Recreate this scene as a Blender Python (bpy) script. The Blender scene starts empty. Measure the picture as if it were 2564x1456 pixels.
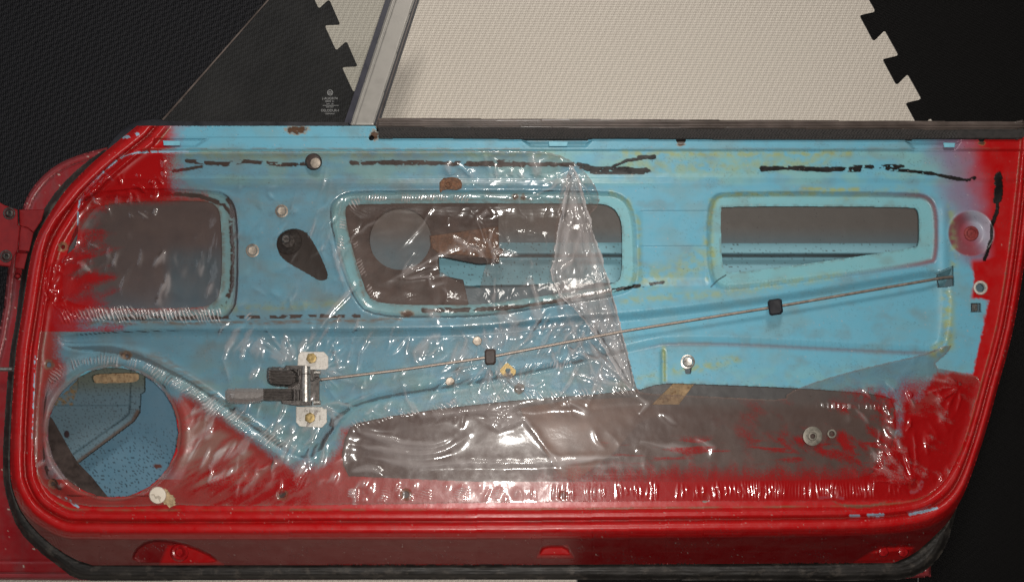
import bpy, bmesh, math
import numpy as np
from mathutils import Vector

# ------------------------------------------------------------------ scale
# px = millimetre-like measuring units of the door plane (2564 x 1456 field)
H, Z0, S, CX, CY = 1.25, 0.10, 0.0005, 1282.0, 1245.0
YC = -(CY-728.0)*S        # the camera stands over the lower part of the door
def PX(u, v, z):
    """measured plan position (u right, v down) at height z (mm) -> metres"""
    k = S*(H-z/1000.)/(H-Z0)
    return (u-CX)*k, YC-(v-CY)*k, z/1000.
def P3(u, v, z): return Vector(PX(u, v, z))

sc = bpy.context.scene
# ------------------------------------------------------------------ camera
cam = bpy.data.cameras.new('camera'); co = bpy.data.objects.new('camera', cam)
sc.collection.objects.link(co); sc.camera = co
co.location = (0, YC, H); cam.sensor_width = 36; cam.shift_y = -YC/(2564*S)
cam.lens = 18/((1282*S)/(H-Z0)); cam.clip_start = .01; cam.clip_end = 60
# ------------------------------------------------------------------ world
w = bpy.data.worlds.new('World'); sc.world = w; w.use_nodes = True
nt = w.node_tree; nt.nodes.clear()
out = nt.nodes.new('ShaderNodeOutputWorld'); bg = nt.nodes.new('ShaderNodeBackground')
tc = nt.nodes.new('ShaderNodeTexCoord'); sep = nt.nodes.new('ShaderNodeSeparateXYZ')
cr = nt.nodes.new('ShaderNodeValToRGB'); mr = nt.nodes.new('ShaderNodeMapRange')
mr.inputs[1].default_value = -1; mr.inputs[2].default_value = 1
nt.links.new(tc.outputs['Generated'], sep.inputs[0]); nt.links.new(sep.outputs[0], mr.inputs[0])
nt.links.new(mr.outputs[0], cr.inputs[0]); nt.links.new(cr.outputs[0], bg.inputs[0]); nt.links.new(bg.outputs[0], out.inputs[0])
cr.color_ramp.elements[0].color = (.56, .54, .58, 1); cr.color_ramp.elements[1].color = (.17, .15, .14, 1)
bg.inputs[1].default_value = 0.055
# ------------------------------------------------------------------ lamps
def area(name, loc, target, size, power, col, shape='DISK', sy=None):
    l = bpy.data.lights.new(name, 'AREA'); l.shape = shape; l.size = size
    if sy: l.size_y = sy
    l.energy = power; l.color = col
    o = bpy.data.objects.new(name, l); sc.collection.objects.link(o); o.location = loc
    o.rotation_euler = (Vector(target)-Vector(loc)).to_track_quat('-Z', 'Y').to_euler()
    return o
area('phone_flash', (0.012, YC+.004, H+.004), (.01, .12, .1), .036, 12.5, (1, .96, .90))
area('ceiling_light', (0.15, 1.25, 1.55), (0, 0, .1), .45, 16, (1, .95, .88))
area('window_light', (-1.7, .55, .95), (0, 0, .1), .7, 2.6, (.86, .92, 1), 'RECTANGLE', .9)
sc.view_settings.view_transform = 'Standard'; sc.view_settings.look = 'None'
sc.view_settings.exposure = 0; sc.view_settings.gamma = 1
sc.render.engine = 'CYCLES'
sc.cycles.transparent_max_bounces = 12

# ------------------------------------------------------------------ numeric helpers
def ss(a, b, x):
    t = np.clip((x-a)/(b-a), 0, 1); return t*t*(3-2*t)
def lin(r, g, b):
    c = np.array([r, g, b])/255.
    return np.where(c <= .04045, c/12.92, ((c+.055)/1.055)**2.4)
_r = np.random.RandomState(11); _perm = _r.permutation(512); _perm = np.concatenate([_perm]*3)
_ang = _r.rand(512)*2*np.pi; _gx, _gy = np.cos(_ang), np.sin(_ang)
def pn(x, y, seed=0):
    xi = np.floor(x).astype(np.int64); yi = np.floor(y).astype(np.int64)
    xf = x-xi; yf = y-yi
    def g(a, b):
        h = _perm[(_perm[(xi+a+seed*37) & 511]+yi+b) & 511]
        return _gx[h]*(xf-a)+_gy[h]*(yf-b)
    sx = xf*xf*xf*(xf*(xf*6-15)+10); sy = yf*yf*yf*(yf*(yf*6-15)+10)
    a = g(0, 0); b = g(1, 0); c = g(0, 1); d = g(1, 1)
    return 1.5*((a+(b-a)*sx)*(1-sy)+(c+(d-c)*sx)*sy)
def fbm(x, y, seed=0, o=3):
    s = 0; a = 1; t = 0
    for k in range(o):
        s = s+a*pn(x*2**k, y*2**k, seed+k); t += a; a *= .5
    return s/t
def ch(pts, n=2, closed=True):
    p = [tuple(map(float, q)) for q in pts]
    for _ in range(n):
        o = []; m = len(p)
        rng = range(m) if closed else range(m-1)
        if not closed: o.append(p[0])
        for i in rng:
            a = p[i]; b = p[(i+1) % m]
            o.append((a[0]*.75+b[0]*.25, a[1]*.75+b[1]*.25)); o.append((a[0]*.25+b[0]*.75, a[1]*.25+b[1]*.75))
        if not closed: o.append(p[-1])
        p = o
    return p
def sdf(poly, U, V, margin=60.):
    """signed distance, positive inside"""
    p = np.array(poly, float); lo = p.min(0)-margin; hi = p.max(0)+margin
    m = (U > lo[0]) & (U < hi[0]) & (V > lo[1]) & (V < hi[1])
    res = np.full(U.shape, -margin)
    u = U[m]; v = V[m]
    d = np.full(u.shape, 1e9); ins = np.zeros(u.shape, bool); n = len(p)
    for i in range(n):
        ax, ay = p[i]; bx, by = p[(i+1) % n]
        ex, ey = bx-ax, by-ay; L = ex*ex+ey*ey+1e-9
        t = np.clip(((u-ax)*ex+(v-ay)*ey)/L, 0, 1)
        d = np.minimum(d, (u-ax-t*ex)**2+(v-ay-t*ey)**2)
        if ay != by:
            c = ((ay > v) != (by > v)) & (u < (bx-ax)*(v-ay)/(by-ay)+ax); ins ^= c
    d = np.sqrt(d); res[m] = np.where(ins, d, -np.minimum(d, margin)); return res
def pdist(pts, U, V, margin=40.):
    """distance to polyline and arclength parameter; far = margin"""
    p = np.array(pts, float); lo = p.min(0)-margin; hi = p.max(0)+margin
    m = (U > lo[0]) & (U < hi[0]) & (V > lo[1]) & (V < hi[1])
    D = np.full(U.shape, float(margin)); T = np.zeros(U.shape); Sg = np.zeros(U.shape)
    u = U[m]; v = V[m]; d = np.full(u.shape, 1e9); tt = np.zeros(u.shape); sg = np.zeros(u.shape); acc = 0
    for i in range(len(p)-1):
        ax, ay = p[i]; ex, ey = p[i+1]-p[i]; L = math.hypot(ex, ey)+1e-9
        t = np.clip(((u-ax)*ex+(v-ay)*ey)/L/L, 0, 1)
        q = np.hypot(u-ax-t*ex, v-ay-t*ey); k = q < d
        d[k] = q[k]; tt[k] = (acc+t*L)[k]; sg[k] = (((u-ax)*ey-(v-ay)*ex)/L)[k]; acc += L
    D[m] = np.minimum(d, margin); T[m] = tt; Sg[m] = sg
    return D, T, Sg, acc
def blur(A, r):
    r = max(1, int(r)); k = 2*r+1
    for _ in range(3):
        for ax in (0, 1):
            B = np.pad(A, [(r+1, r) if i == ax else (0, 0) for i in (0, 1)], mode='edge')
            c = np.cumsum(B, axis=ax)
            A = (np.take(c, range(k, c.shape[ax]), ax)-np.take(c, range(0, c.shape[ax]-k), ax))/k
    return A
def circ(u, v, r, n=40, ry=None, jit=0, seed=3):
    rs = np.random.RandomState(seed); ry = ry or r
    return [(u+(r+jit*rs.randn())*math.cos(t), v+(ry+jit*rs.randn())*math.sin(t)) for t in np.linspace(0, 2*math.pi, n, endpoint=False)]
def mixc(base, colr, m):
    return base*(1-m[..., None])+np.asarray(colr)*m[..., None]

# ------------------------------------------------------------------ materials
def newmat(name):
    m = bpy.data.materials.new(name); m.use_nodes = True; n = m.node_tree; b = n.nodes['Principled BSDF']
    return m, n, b
def L(n, a, b): n.links.new(a, b)
def noise(n, scale, detail=4, rough=.55, vec=None, dist=0):
    t = n.nodes.new('ShaderNodeTexNoise'); t.inputs['Scale'].default_value = scale
    t.inputs['Detail'].default_value = detail; t.inputs['Roughness'].default_value = rough
    t.inputs['Distortion'].default_value = dist
    if vec is None:
        c = n.nodes.new('ShaderNodeTexCoord'); vec = c.outputs['Object']
    L(n, vec, t.inputs['Vector']); return t.outputs['Fac']
def ramp(n, fac, stops):
    r = n.nodes.new('ShaderNodeValToRGB'); e = r.color_ramp.elements
    while len(e) < len(stops): e.new(.5)
    for k, (p, c) in enumerate(stops):
        e[k].position = p; e[k].color = (*c, 1) if len(c) == 3 else c
    L(n, fac, r.inputs[0]); return r.outputs[0]
def mixrgb(n, fac, a, b, mode='MIX'):
    m = n.nodes.new('ShaderNodeMix'); m.data_type = 'RGBA'; m.blend_type = mode
    for s, x in ((0, fac), (6, a), (7, b)):
        if hasattr(x, 'links'): L(n, x, m.inputs[s])
        elif s == 0: m.inputs[0].default_value = x
        else: m.inputs[s].default_value = (*x, 1)
    return m.outputs[2]
def bump(n, b, height, strength, dist=.001):
    k = n.nodes.new('ShaderNodeBump'); k.inputs['Strength'].default_value = strength; k.inputs['Distance'].default_value = dist
    L(n, height, k.inputs['Height']); L(n, k.outputs[0], b.inputs['Normal']); return k
def plain(name, col, rough=.5, metal=0, var=.25, nscale=120, bmp=.25, coat=0, dirt=None):
    m, n, b = newmat(name); f = noise(n, nscale, 5, .6)
    c = ramp(n, f, [(.3, tuple(x*(1-var) for x in col)), (.7, tuple(min(1, x*(1+var)) for x in col))])
    if dirt:
        f2 = noise(n, nscale*1.9, 6, .7)
        c = mixrgb(n, ramp(n, f2, [(.52, (0, 0, 0)), (.64, (1, 1, 1))]), c, dirt)
    L(n, c, b.inputs['Base Color']); b.inputs['Metallic'].default_value = metal
    r = ramp(n, f, [(.3, (rough*.8,)*3), (.7, (min(1, rough*1.25),)*3)]); L(n, r, b.inputs['Roughness'])
    b.inputs['Coat Weight'].default_value = coat
    if bmp: bump(n, b, noise(n, nscale*6, 3), bmp, .0006)
    return m
def painted(name, rough=.3, speck=1.0, spec=.5, coat=.25):
    """paint whose colours come from the surface's own paint layers (attribute Col)"""
    m, n, b = newmat(name)
    a = n.nodes.new('ShaderNodeAttribute'); a.attribute_name = 'Col'
    f = noise(n, 420, 3, .5); g = noise(n, 1500, 2, .5); h = noise(n, 60, 4, .6)
    c = mixrgb(n, ramp(n, h, [(.35, (0, 0, 0)), (.8, (.07*speck,)*3)]), a.outputs['Color'], (.12, .10, .085))
    c = mixrgb(n, ramp(n, f, [(.70, (0, 0, 0)), (.74, (.75*speck,)*3)]), c, (.025, .02, .018))
    c = mixrgb(n, ramp(n, g, [(.22, (.16*speck,)*3), (.33, (0, 0, 0))]), c, (.36, .30, .27))
    L(n, c, b.inputs['Base Color'])
    L(n, ramp(n, h, [(.3, (rough*.75,)*3), (.7, (rough*1.5,)*3)]), b.inputs['Roughness'])
    b.inputs['Coat Weight'].default_value = coat; b.inputs['Coat Roughness'].default_value = .32; b.inputs['Specular IOR Level'].default_value = .35
    k = bump(n, b, noise(n, 700, 4, .6), .22, .0005)
    bw = n.nodes.new('ShaderNodeRGBToBW'); L(n, a.outputs['Color'], bw.inputs[0])
    k2 = n.nodes.new('ShaderNodeBump'); k2.inputs['Strength'].default_value = .9; k2.inputs['Distance'].default_value = .0012
    L(n, ramp(n, bw.outputs[0], [(.006, (1, 1, 1)), (.05, (0, 0, 0))]), k2.inputs['Height']); L(n, k.outputs[0], k2.inputs['Normal']); L(n, k2.outputs[0], b.inputs['Normal'])
    return m
M = {}
M['panel'] = painted('door_paint', .34, 1.0)
M['inner'] = painted('inner_skin_paint', .6, 1.6, coat=0)
M['dullred'] = painted('outer_skin_paint', .36, 1.2)
M['rubber'] = plain('old_rubber', (.020, .017, .015), .6, 0, .4, 30, .3, dirt=(.06, .05, .042))
M['black'] = plain('black_rubber', (.012, .012, .016), .45, 0, .3, 80, .2)
M['bluerubber'] = plain('channel_rubber', (.014, .014, .026), .42, 0, .2, 80, .1)
M['felt'] = plain('felt_strip', (.022, .019, .018), .75, 0, .5, 200, .4)
M['trim'] = plain('trim_rubber', (.085, .066, .058), .35, 0, .35, 40, .1)
M['alu'] = plain('brushed_aluminium', (.26, .245, .225), .45, .35, .08, 60, .05)
M['steel'] = plain('zinc_steel', (.48, .46, .43), .36, .85, .3, 300, .2, dirt=(.22, .17, .13))
M['bolt'] = plain('dull_bolt_steel', (.34, .29, .24), .45, .6, .3, 300, .25)
M['wash'] = plain('worn_washer', (.20, .18, .15), .5, .5, .3, 300, .2)
M['gold'] = plain('yellow_zinc', (.30, .215, .09), .42, .6, .35, 400, .3)
M['plate'] = plain('grey_zinc_plate', (.52, .49, .45), .55, .3, .12, 300, .25, dirt=(.36, .32, .28))
M['chrome'] = plain('chrome', (.40, .365, .35), .24, .6, .06, 300, .03)
M['pit'] = plain('pitted_chrome', (.19, .17, .16), .34, .8, .3, 300, .08)
M['dark'] = plain('dark_steel', (.09, .08, .075), .42, .7, .5, 300, .3)
M['rod'] = plain('rod_steel', (.27, .225, .195), .45, .6, .3, 200, .2)
M['rust'] = plain('rust_steel', (.12, .055, .030), .8, .1, .6, 250, .6, dirt=(.20, .12, .07))
M['brown'] = plain('brown_grease_steel', (.045, .030, .026), .6, .1, .4, 90, .3)
M['tan'] = plain('tan_rust_strap', (.34, .23, .13), .8, 0, .4, 120, .3, dirt=(.17, .09, .04))
M['hinge'] = plain('hinge_paint', (.19, .004, .006), .5, 0, .15, 90, .3)
M['white'] = plain('nylon', (.62, .55, .46), .5, 0, .06, 90, .1)
M['paper'] = plain('torn_board', (.36, .26, .15), .9, 0, .35, 160, .5)
M['etch'] = plain('etched_mark', (.22, .22, .22), .8, 0, .05, 60, 0)
M['stamp'] = plain('stamped_mark', (.17, .15, .13), .7, 0, .1, 60, 0)

def matfoam(name, dark, light, per, ang, slant, rough, strength, rnd=0.):
    m, n, b = newmat(name)
    tcn = n.nodes.new('ShaderNodeTexCoord'); mp = n.nodes.new('ShaderNodeMapping')
    mp.inputs['Rotation'].default_value = (0, 0, ang); L(n, tcn.outputs['Object'], mp.inputs[0])
    sp = n.nodes.new('ShaderNodeSeparateXYZ'); L(n, mp.outputs[0], sp.inputs[0])
    def mt(op, x, y=0.):
        q = n.nodes.new('ShaderNodeMath'); q.operation = op
        for i, z in enumerate((x, y)):
            if hasattr(z, 'links'): L(n, z, q.inputs[i])
            else: q.inputs[i].default_value = z
        return q.outputs[0]
    k = 2*math.pi/per
    nz = noise(n, 260, 3, .6)
    jit = mt('MULTIPLY', mt('SUBTRACT', nz, .5), 2.2+rnd)
    X = mt('ADD', mt('MULTIPLY', sp.outputs[0], k), jit)
    Y = mt('ADD', mt('MULTIPLY', sp.outputs[1], k/slant), jit)
    hX = mt('SINE', mt('ADD', X, mt('MULTIPLY', mt('SINE', Y), .9)))
    h = mt('ADD', mt('MULTIPLY', mt('MULTIPLY', hX, mt('SINE', mt('ADD', Y, mt('MULTIPLY', X, .5)))), .5), .5)
    h2 = mt('ADD', mt('MULTIPLY', h, .8), mt('MULTIPLY', noise(n, 900, 2), .5))
    big = noise(n, 6, 3)
    c = ramp(n, h2, [(.25, dark), (.95, light)])  # pits darker than ridges: shade painted into the foam colour
    c = mixrgb(n, ramp(n, big, [(.35, (0, 0, 0)), (.7, (.22,)*3)]), c, tuple(x*.75 for x in light))
    L(n, c, b.inputs['Base Color']); b.inputs['Roughness'].default_value = rough
    b.inputs['Specular IOR Level'].default_value = .12
    bump(n, b, h2, strength, .0012); return m
M['foam_black'] = matfoam('black_foam', (.0015, .0015, .002), (.018, .018, .021), .0048, .30, 2.0, .5, 1.)
M['foam_fine'] = matfoam('black_foam_fine', (.0015, .0013, .0013), (.006, .0055, .0055), .0038, .9, 1.0, .62, .7, 5.)
M['foam_beige'] = matfoam('beige_foam', (.34, .30, .26), (.70, .64, .565), .0038, .47, 1.0, .6, .8)

# glass
gm, n, b = newmat('tinted_glass'); n.nodes.remove(b); o = n.nodes['Material Output']
tr = n.nodes.new('ShaderNodeBsdfTransparent'); tr.inputs[0].default_value = (.84, .86, .85, 1)
df = n.nodes.new('ShaderNodeBsdfDiffuse'); df.inputs[0].default_value = (.32, .31, .29, 1)
gl = n.nodes.new('ShaderNodeBsdfGlossy'); gl.inputs['Roughness'].default_value = .05
m1 = n.nodes.new('ShaderNodeMixShader'); m2 = n.nodes.new('ShaderNodeMixShader'); fr = n.nodes.new('ShaderNodeFresnel')
dn = noise(n, 14, 6, .7); L(n, ramp(n, dn, [(.3, (.025,)*3), (.75, (.06,)*3)]), m1.inputs[0])
L(n, tr.outputs[0], m1.inputs[1]); L(n, df.outputs[0], m1.inputs[2]); fr.inputs[0].default_value = 1.5
L(n, fr.outputs[0], m2.inputs[0]); L(n, m1.outputs[0], m2.inputs[1]); L(n, gl.outputs[0], m2.inputs[2]); L(n, m2.outputs[0], o.inputs[0])
M['glass'] = gm
# plastic film: attribute film = (milkiness with painted fold glints, red overspray, paleness)
fm, n, b = newmat('plastic_film'); n.nodes.remove(b); o = n.nodes['Material Output']
at = n.nodes.new('ShaderNodeAttribute'); at.attribute_name = 'Col'
sx = n.nodes.new('ShaderNodeSeparateXYZ'); L(n, at.outputs['Vector'], sx.inputs[0])
tr = n.nodes.new('ShaderNodeBsdfTransparent'); tr.inputs[0].default_value = (.93, .92, .915, 1)
df = n.nodes.new('ShaderNodeBsdfDiffuse')
L(n, mixrgb(n, sx.outputs[1], mixrgb(n, sx.outputs[2], (.27, .18, .15), (.60, .56, .56)), (.36, .004, .005)), df.inputs[0])
gl = n.nodes.new('ShaderNodeBsdfGlossy'); gl.inputs['Roughness'].default_value = .10
gw = n.nodes.new('ShaderNodeBsdfGlossy'); gw.inputs['Roughness'].default_value = .36; gm_ = n.nodes.new('ShaderNodeMixShader'); gm_.inputs[0].default_value = .28
L(n, gl.outputs[0], gm_.inputs[1]); L(n, gw.outputs[0], gm_.inputs[2])
m1 = n.nodes.new('ShaderNodeMixShader'); m2 = n.nodes.new('ShaderNodeMixShader'); fr = n.nodes.new('ShaderNodeFresnel'); fr.inputs[0].default_value = 1.5
L(n, sx.outputs[0], m1.inputs[0]); L(n, tr.outputs[0], m1.inputs[1]); L(n, df.outputs[0], m1.inputs[2])
L(n, fr.outputs[0], m2.inputs[0]); L(n, m1.outputs[0], m2.inputs[1]); L(n, gm_.outputs[0], m2.inputs[2]); L(n, m2.outputs[0], o.inputs[0])
bk = n.nodes.new('ShaderNodeBump'); bk.inputs['Strength'].default_value = .08; bk.inputs['Distance'].default_value = .0008
L(n, noise(n, 220, 3, .5), bk.inputs['Height']); L(n, bk.outputs[0], gl.inputs['Normal']); L(n, bk.outputs[0], fr.inputs['Normal'])
M['film'] = fm

# ------------------------------------------------------------------ object helpers
COL = sc.collection
def link(o, parent=None):
    COL.objects.link(o)
    if parent: o.parent = parent
    return o
def tag(o, label=None, cat=None, group=None, kind=None):
    if label: o['label'] = label
    if cat: o['category'] = cat
    if group: o['group'] = group
    if kind: o['kind'] = kind
    return o
def empty(name, loc=(0, 0, 0), parent=None):
    o = bpy.data.objects.new(name, None); o.location = loc; o.empty_display_size = .02; return link(o, parent)
def wparent(o, parent):
    """parent keeping world placement"""
    COL.objects.link(o); o.parent = parent
    off = Vector((0, 0, 0)); p = parent
    while p: off += p.location; p = p.parent
    o.location = -off if o.type == 'MESH' else o.location-off
    return o

def sheet(name, mat, box, f, z, G=2., wall=None, parent=None, col=None, snap=.72):
    u0, v0, u1, v1 = box
    U, V = np.meshgrid(np.arange(u0, u1+G, G), np.arange(v0, v1+G, G))
    F = f(U, V); gy, gx = np.gradient(F, G); nn = gx*gx+gy*gy
    near = (np.abs(F) < snap*G) & (nn > .15)
    U = np.where(near, U-F*gx/np.maximum(nn, .15), U); V = np.where(near, V-F*gy/np.maximum(nn, .15), V)
    K = (F > 0) | near
    Z = z(U, V)+0*U
    C = col(U, V) if col is not None else None
    q = K[:-1, :-1] & K[1:, :-1] & K[1:, 1:] & K[:-1, 1:]
    nr, nc = U.shape; idx = np.arange(nr*nc).reshape(nr, nc)
    a = idx[:-1, :-1][q]; b = idx[1:, :-1][q]; c = idx[1:, 1:][q]; d = idx[:-1, 1:][q]
    quads = np.stack([a, b, c, d], 1)
    used = np.unique(quads); remap = np.full(nr*nc, -1); remap[used] = np.arange(len(used))
    quads = remap[quads]
    uu, vv, zz = U.ravel()[used], V.ravel()[used], Z.ravel()[used]
    X, Y, Zm = PX(uu, vv, zz); verts = np.stack([X, Y, Zm], 1)
    cols = C.reshape(-1, 3)[used] if C is not None else None
    ns = len(quads)
    if wall is not None:
        e = np.concatenate([quads[:, [i, (i+1) % 4]] for i in range(4)])
        key = e.min(1)*len(used)+e.max(1)
        _, inv, cnt = np.unique(key, return_inverse=True, return_counts=True)
        be = e[cnt[inv] == 1]
        wz = (wall(uu, vv) if callable(wall) else zz-wall)
        va = verts[be[:, 1]]; vb = verts[be[:, 0]]
        vc = vb.copy(); vc[:, 2] = wz[be[:, 0]]/1000.; vd = va.copy(); vd[:, 2] = wz[be[:, 1]]/1000.
        n0 = len(verts); m = len(be)
        verts = np.concatenate([verts, va, vb, vc, vd])
        r = np.arange(m)
        quads = np.concatenate([quads, np.stack([n0+r, n0+m+r, n0+2*m+r, n0+3*m+r], 1)])
        if cols is not None:
            ca, cb = cols[be[:, 1]], cols[be[:, 0]]; cols = np.concatenate([cols, ca, cb, cb, ca])
    me = bpy.data.meshes.new(name)
    me.vertices.add(len(verts)); me.vertices.foreach_set('co', verts.ravel())
    me.loops.add(quads.size); me.loops.foreach_set('vertex_index', quads.ravel().astype(np.int32))
    me.polygons.add(len(quads)); me.polygons.foreach_set('loop_start', np.arange(0, quads.size, 4, dtype=np.int32))
    me.polygons.foreach_set('loop_total', np.full(len(quads), 4, dtype=np.int32))
    sm = np.ones(len(quads), bool); sm[ns:] = False
    me.update(calc_edges=True); me.polygons.foreach_set('use_smooth', sm)
    if cols is not None:
        at = me.attributes.new('Col', 'FLOAT_COLOR', 'POINT')
        at.data.foreach_set('color', np.concatenate([cols, np.ones((len(cols), 1))], 1).ravel().astype(np.float32))
    me.materials.append(mat); me.validate()
    o = bpy.data.objects.new(name, me)
    if parent: return wparent(o, parent)
    return link(o)

class MB:
    def __init__(s): s.v = []; s.f = []
    def poly(s, pts, z0, z1, bev=0):
        """prism from plan outline (u,v clockwise or not), z1 top"""
        n = len(pts); c = np.mean(np.array(pts), 0); b = len(s.v)
        A = sum(pts[i][0]*pts[(i+1) % n][1]-pts[(i+1) % n][0]*pts[i][1] for i in range(n))
        if A > 0: pts = pts[::-1]     # v down: make CCW seen from above
        rings = [(0, z0), (0, z1-bev), (bev*2, z1)] if bev else [(0, z0), (0, z1)]
        for off, z in rings:
            for p in pts:
                d = np.array(p)-c; l = np.hypot(*d)+1e-6; q = np.array(p)-d/l*off*1.2
                s.v.append(PX(q[0], q[1], z))
        for r in range(len(rings)-1):
            for i in range(n):
                j = (i+1) % n; s.f.append((b+r*n+i, b+r*n+j, b+(r+1)*n+j, b+(r+1)*n+i))
        s.f.append(tuple(b+(len(rings)-1)*n+i for i in range(n)))
        s.f.append(tuple(b+i for i in range(n))[::-1]); return s
    def lathe(s, u, v, prof, n=24, rot=0, cap=True):
        """prof: (radius px, z mm) from bottom/outside to top/centre"""
        b = len(s.v)
        for r, z in prof:
            for k in range(n):
                t = rot+2*math.pi*k/n; s.v.append(PX(u+r*math.cos(t), v-r*math.sin(t), z))
        for q in range(len(prof)-1):
            for i in range(n):
                j = (i+1) % n; s.f.append((b+q*n+i, b+q*n+j, b+(q+1)*n+j, b+(q+1)*n+i))
        if cap: s.f.append(tuple(b+(len(prof)-1)*n+i for i in range(n)))
        return s
    def tube(s, pts, r, n=10, cap=True):
        """pts: (u,v,z mm), r in px"""
        P = [P3(*p) for p in pts]; R = r*S; b = len(s.v)
        for i, p in enumerate(P):
            t = (P[min(i+1, len(P)-1)]-P[max(i-1, 0)]).normalized()
            up = Vector((0, 0, 1)) if abs(t.z) < .9 else Vector((1, 0, 0))
            a = t.cross(up).normalized(); c = a.cross(t)
            for k in range(n):
                q = 2*math.pi*k/n; s.v.append(tuple(p+a*math.cos(q)*R+c*math.sin(q)*R))
        for i in range(len(P)-1):
            for k in range(n):
                j = (k+1) % n; s.f.append((b+i*n+k, b+i*n+j, b+(i+1)*n+j, b+(i+1)*n+k))
        if cap:
            s.f.append(tuple(b+k for k in range(n))[::-1]); s.f.append(tuple(b+(len(P)-1)*n+k for k in range(n)))
        return s
    def build(s, name, mat, parent=None, smooth=True, ang=35):
        me = bpy.data.meshes.new(name); me.from_pydata(s.v, [], s.f); me.materials.append(mat)
        bm = bmesh.new(); bm.from_mesh(me); bmesh.ops.recalc_face_normals(bm, faces=bm.faces)
        for f in bm.faces: f.smooth = smooth
        for e in bm.edges:
            if len(e.link_faces) == 2 and e.calc_face_angle(0) > math.radians(ang): e.smooth = False
        bm.to_mesh(me); bm.free()
        o = bpy.data.objects.new(name, me)
        if parent: return wparent(o, parent)
        return link(o)

# ================================================================== FOAM MATS
def zig(A, per, offs, k0, k1):
    o = []
    for k in range(k0, k1):
        for q in offs: o.append((A[0]+per[0]*k+q[0], A[1]+per[1]*k+q[1]))
    return o
def rnd(pts, r=7):
    o = []
    for i in range(len(pts)):
        p = np.array(pts[i], float)
        if i == 0 or i == len(pts)-1: o.append(tuple(p)); continue
        a = np.array(pts[i-1], float)-p; b = np.array(pts[i+1], float)-p
        la, lb = np.hypot(*a), np.hypot(*b); ra = min(r, la*.4); rb = min(r, lb*.4)
        A = p+a/la*ra; B = p+b/lb*rb
        for t in (0, .25, .5, .75, 1): o.append(tuple(A*(1-t)**2+2*p*t*(1-t)+B*t*t))
    return o
tl = [(0, 0), (29, 63), (55, 39), (83, 103)]          # tooth of the left joint
tr_ = [(0, 0), (35, 65), (63, 37), (98, 100)]
LJ = rnd(zig((813, 64), (43.5, 104.5), tl, -3, 8))     # left joint downwards
RJ = rnd(zig((2152, 39), (57.5, 109.5), tr_, -3, 11))
Lend, Rend = LJ[-1], RJ[-1]
def mat_obj(poly, mat, label, z0=-14, grp='interlocking foam floor mats'):
    m = MB()
    m.poly(poly, z0, 0)
    o = m.build('foam_mat', M[mat], smooth=False); tag(o, label, 'foam mat', grp); return o
gap = .8
Lg = [(x-gap, y) for x, y in LJ]
mat_obj([(-700, LJ[0][1]), *Lg, (Lend[0]-2, 905), (-700, 1560-20)] if False else [(-700, LJ[0][1])]+Lg+[(-700, Lend[1]+520)], 'foam_black', 'black ribbed foam mat left of the beige mat, under the quarter window')
mat_obj(LJ+[(1445, 1310), (2298, 1310)] + [(x-gap, y) for x, y in RJ[::-1] if y < 420], 'foam_beige', 'large beige foam mat above the door, toothed on both sides')
mat_obj([(x+gap, y) for x, y in RJ if y < 420]+[(2300, 1312), (2300, 1900), (3500, 1900), (3500, RJ[0][1])], 'foam_fine', 'black foam mat right of the large beige mat')
mat_obj([(-700, Lend[1]+522), (Lend[0], Lend[1]+2), (1443, 1312), (1443, 1900), (-700, 1900)], 'foam_beige', 'beige foam mat showing as a thin strip below the door')
mat_obj([(1446, 1313), (2298, 1313), (2298, 1900), (1446, 1900)], 'foam_fine', 'black foam mat below the door, right of the thin beige strip')
fl = MB(); fl.poly([(-3500, -3000), (6500, -3000), (6500, 4500), (-3500, 4500)], -34, -15)
tag(fl.build('floor', plain('concrete', (.18, .17, .16), .8), smooth=False), kind='structure')

# ================================================================== DOOR
door = empty('car_door', (0, -.1, 0))
tag(door, 'stripped car door lying inner side up, red frame round a pale blue inner panel', 'car door')

OC = [(343, 315), (312, 340), (270, 374), (224, 414), (165, 473), (121, 539), (92, 590), (75, 649), (61, 744), (52, 802), (38, 892), (27, 1071),
      (25, 1188), (38, 1233), (63, 1278), (99, 1309), (148, 1336), (190, 1343), (712, 1342), (1300, 1341), (1851, 1335), (2165, 1332), (2255, 1325), (2318, 1314), (2358, 1296),
      (2390, 1269), (2417, 1228), (2439, 1170), (2471, 1071), (2502, 955), (2524, 878), (2542, 802), (2564, 671), (2585, 500), (2600, 345)]
OCtop = ch(OC, 1, False)+[(2620, 150), (480, 150)]
OUTP = ch([(343, 315)]+OC[1:12]+[(25, 1188), (34, 1235), (58, 1290), (112, 1350), (180, 1397), (233, 1414)], 1, False)+[(1275, 1413)]+ \
    ch([(2237, 1408), (2290, 1385), (2330, 1350), (2376, 1305), (2400, 1262), (2417, 1228)]+OC[27:], 1, False)+[(2600, 344), (2570, 344), (2545, 330), (944, 330), (940, 315.5)]
HA = ch([(185, 565), (240, 505), (505, 500), (545, 512), (556, 560), (556, 725), (535, 762), (490, 772), (165, 772), (150, 700)], 2)
HB = ch([(860, 520), (880, 508), (1480, 508), (1530, 512), (1556, 545), (1559, 600), (1558, 690), (1540, 712), (1400, 735), (1250, 757), (1160, 765), (960, 762), (922, 745), (902, 690), (875, 600)], 2)
HC = ch([(1804, 525), (1808, 515), (2285, 517), (2300, 524), (2303, 560), (2302, 612), (2290, 622), (1834, 686), (1812, 676), (1806, 640)], 2)
HE = ch([(868, 1075), (905, 1052), (1180, 1010), (1590, 978), (1655, 958), (1722, 959), (2000, 970), (2200, 985), (2242, 1000), (2247, 1090), (2200, 1185), (2100, 1205), (880, 1205), (852, 1150)], 1)
HF = circ(282, 1082, 164, 70, 163, .8)
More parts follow.
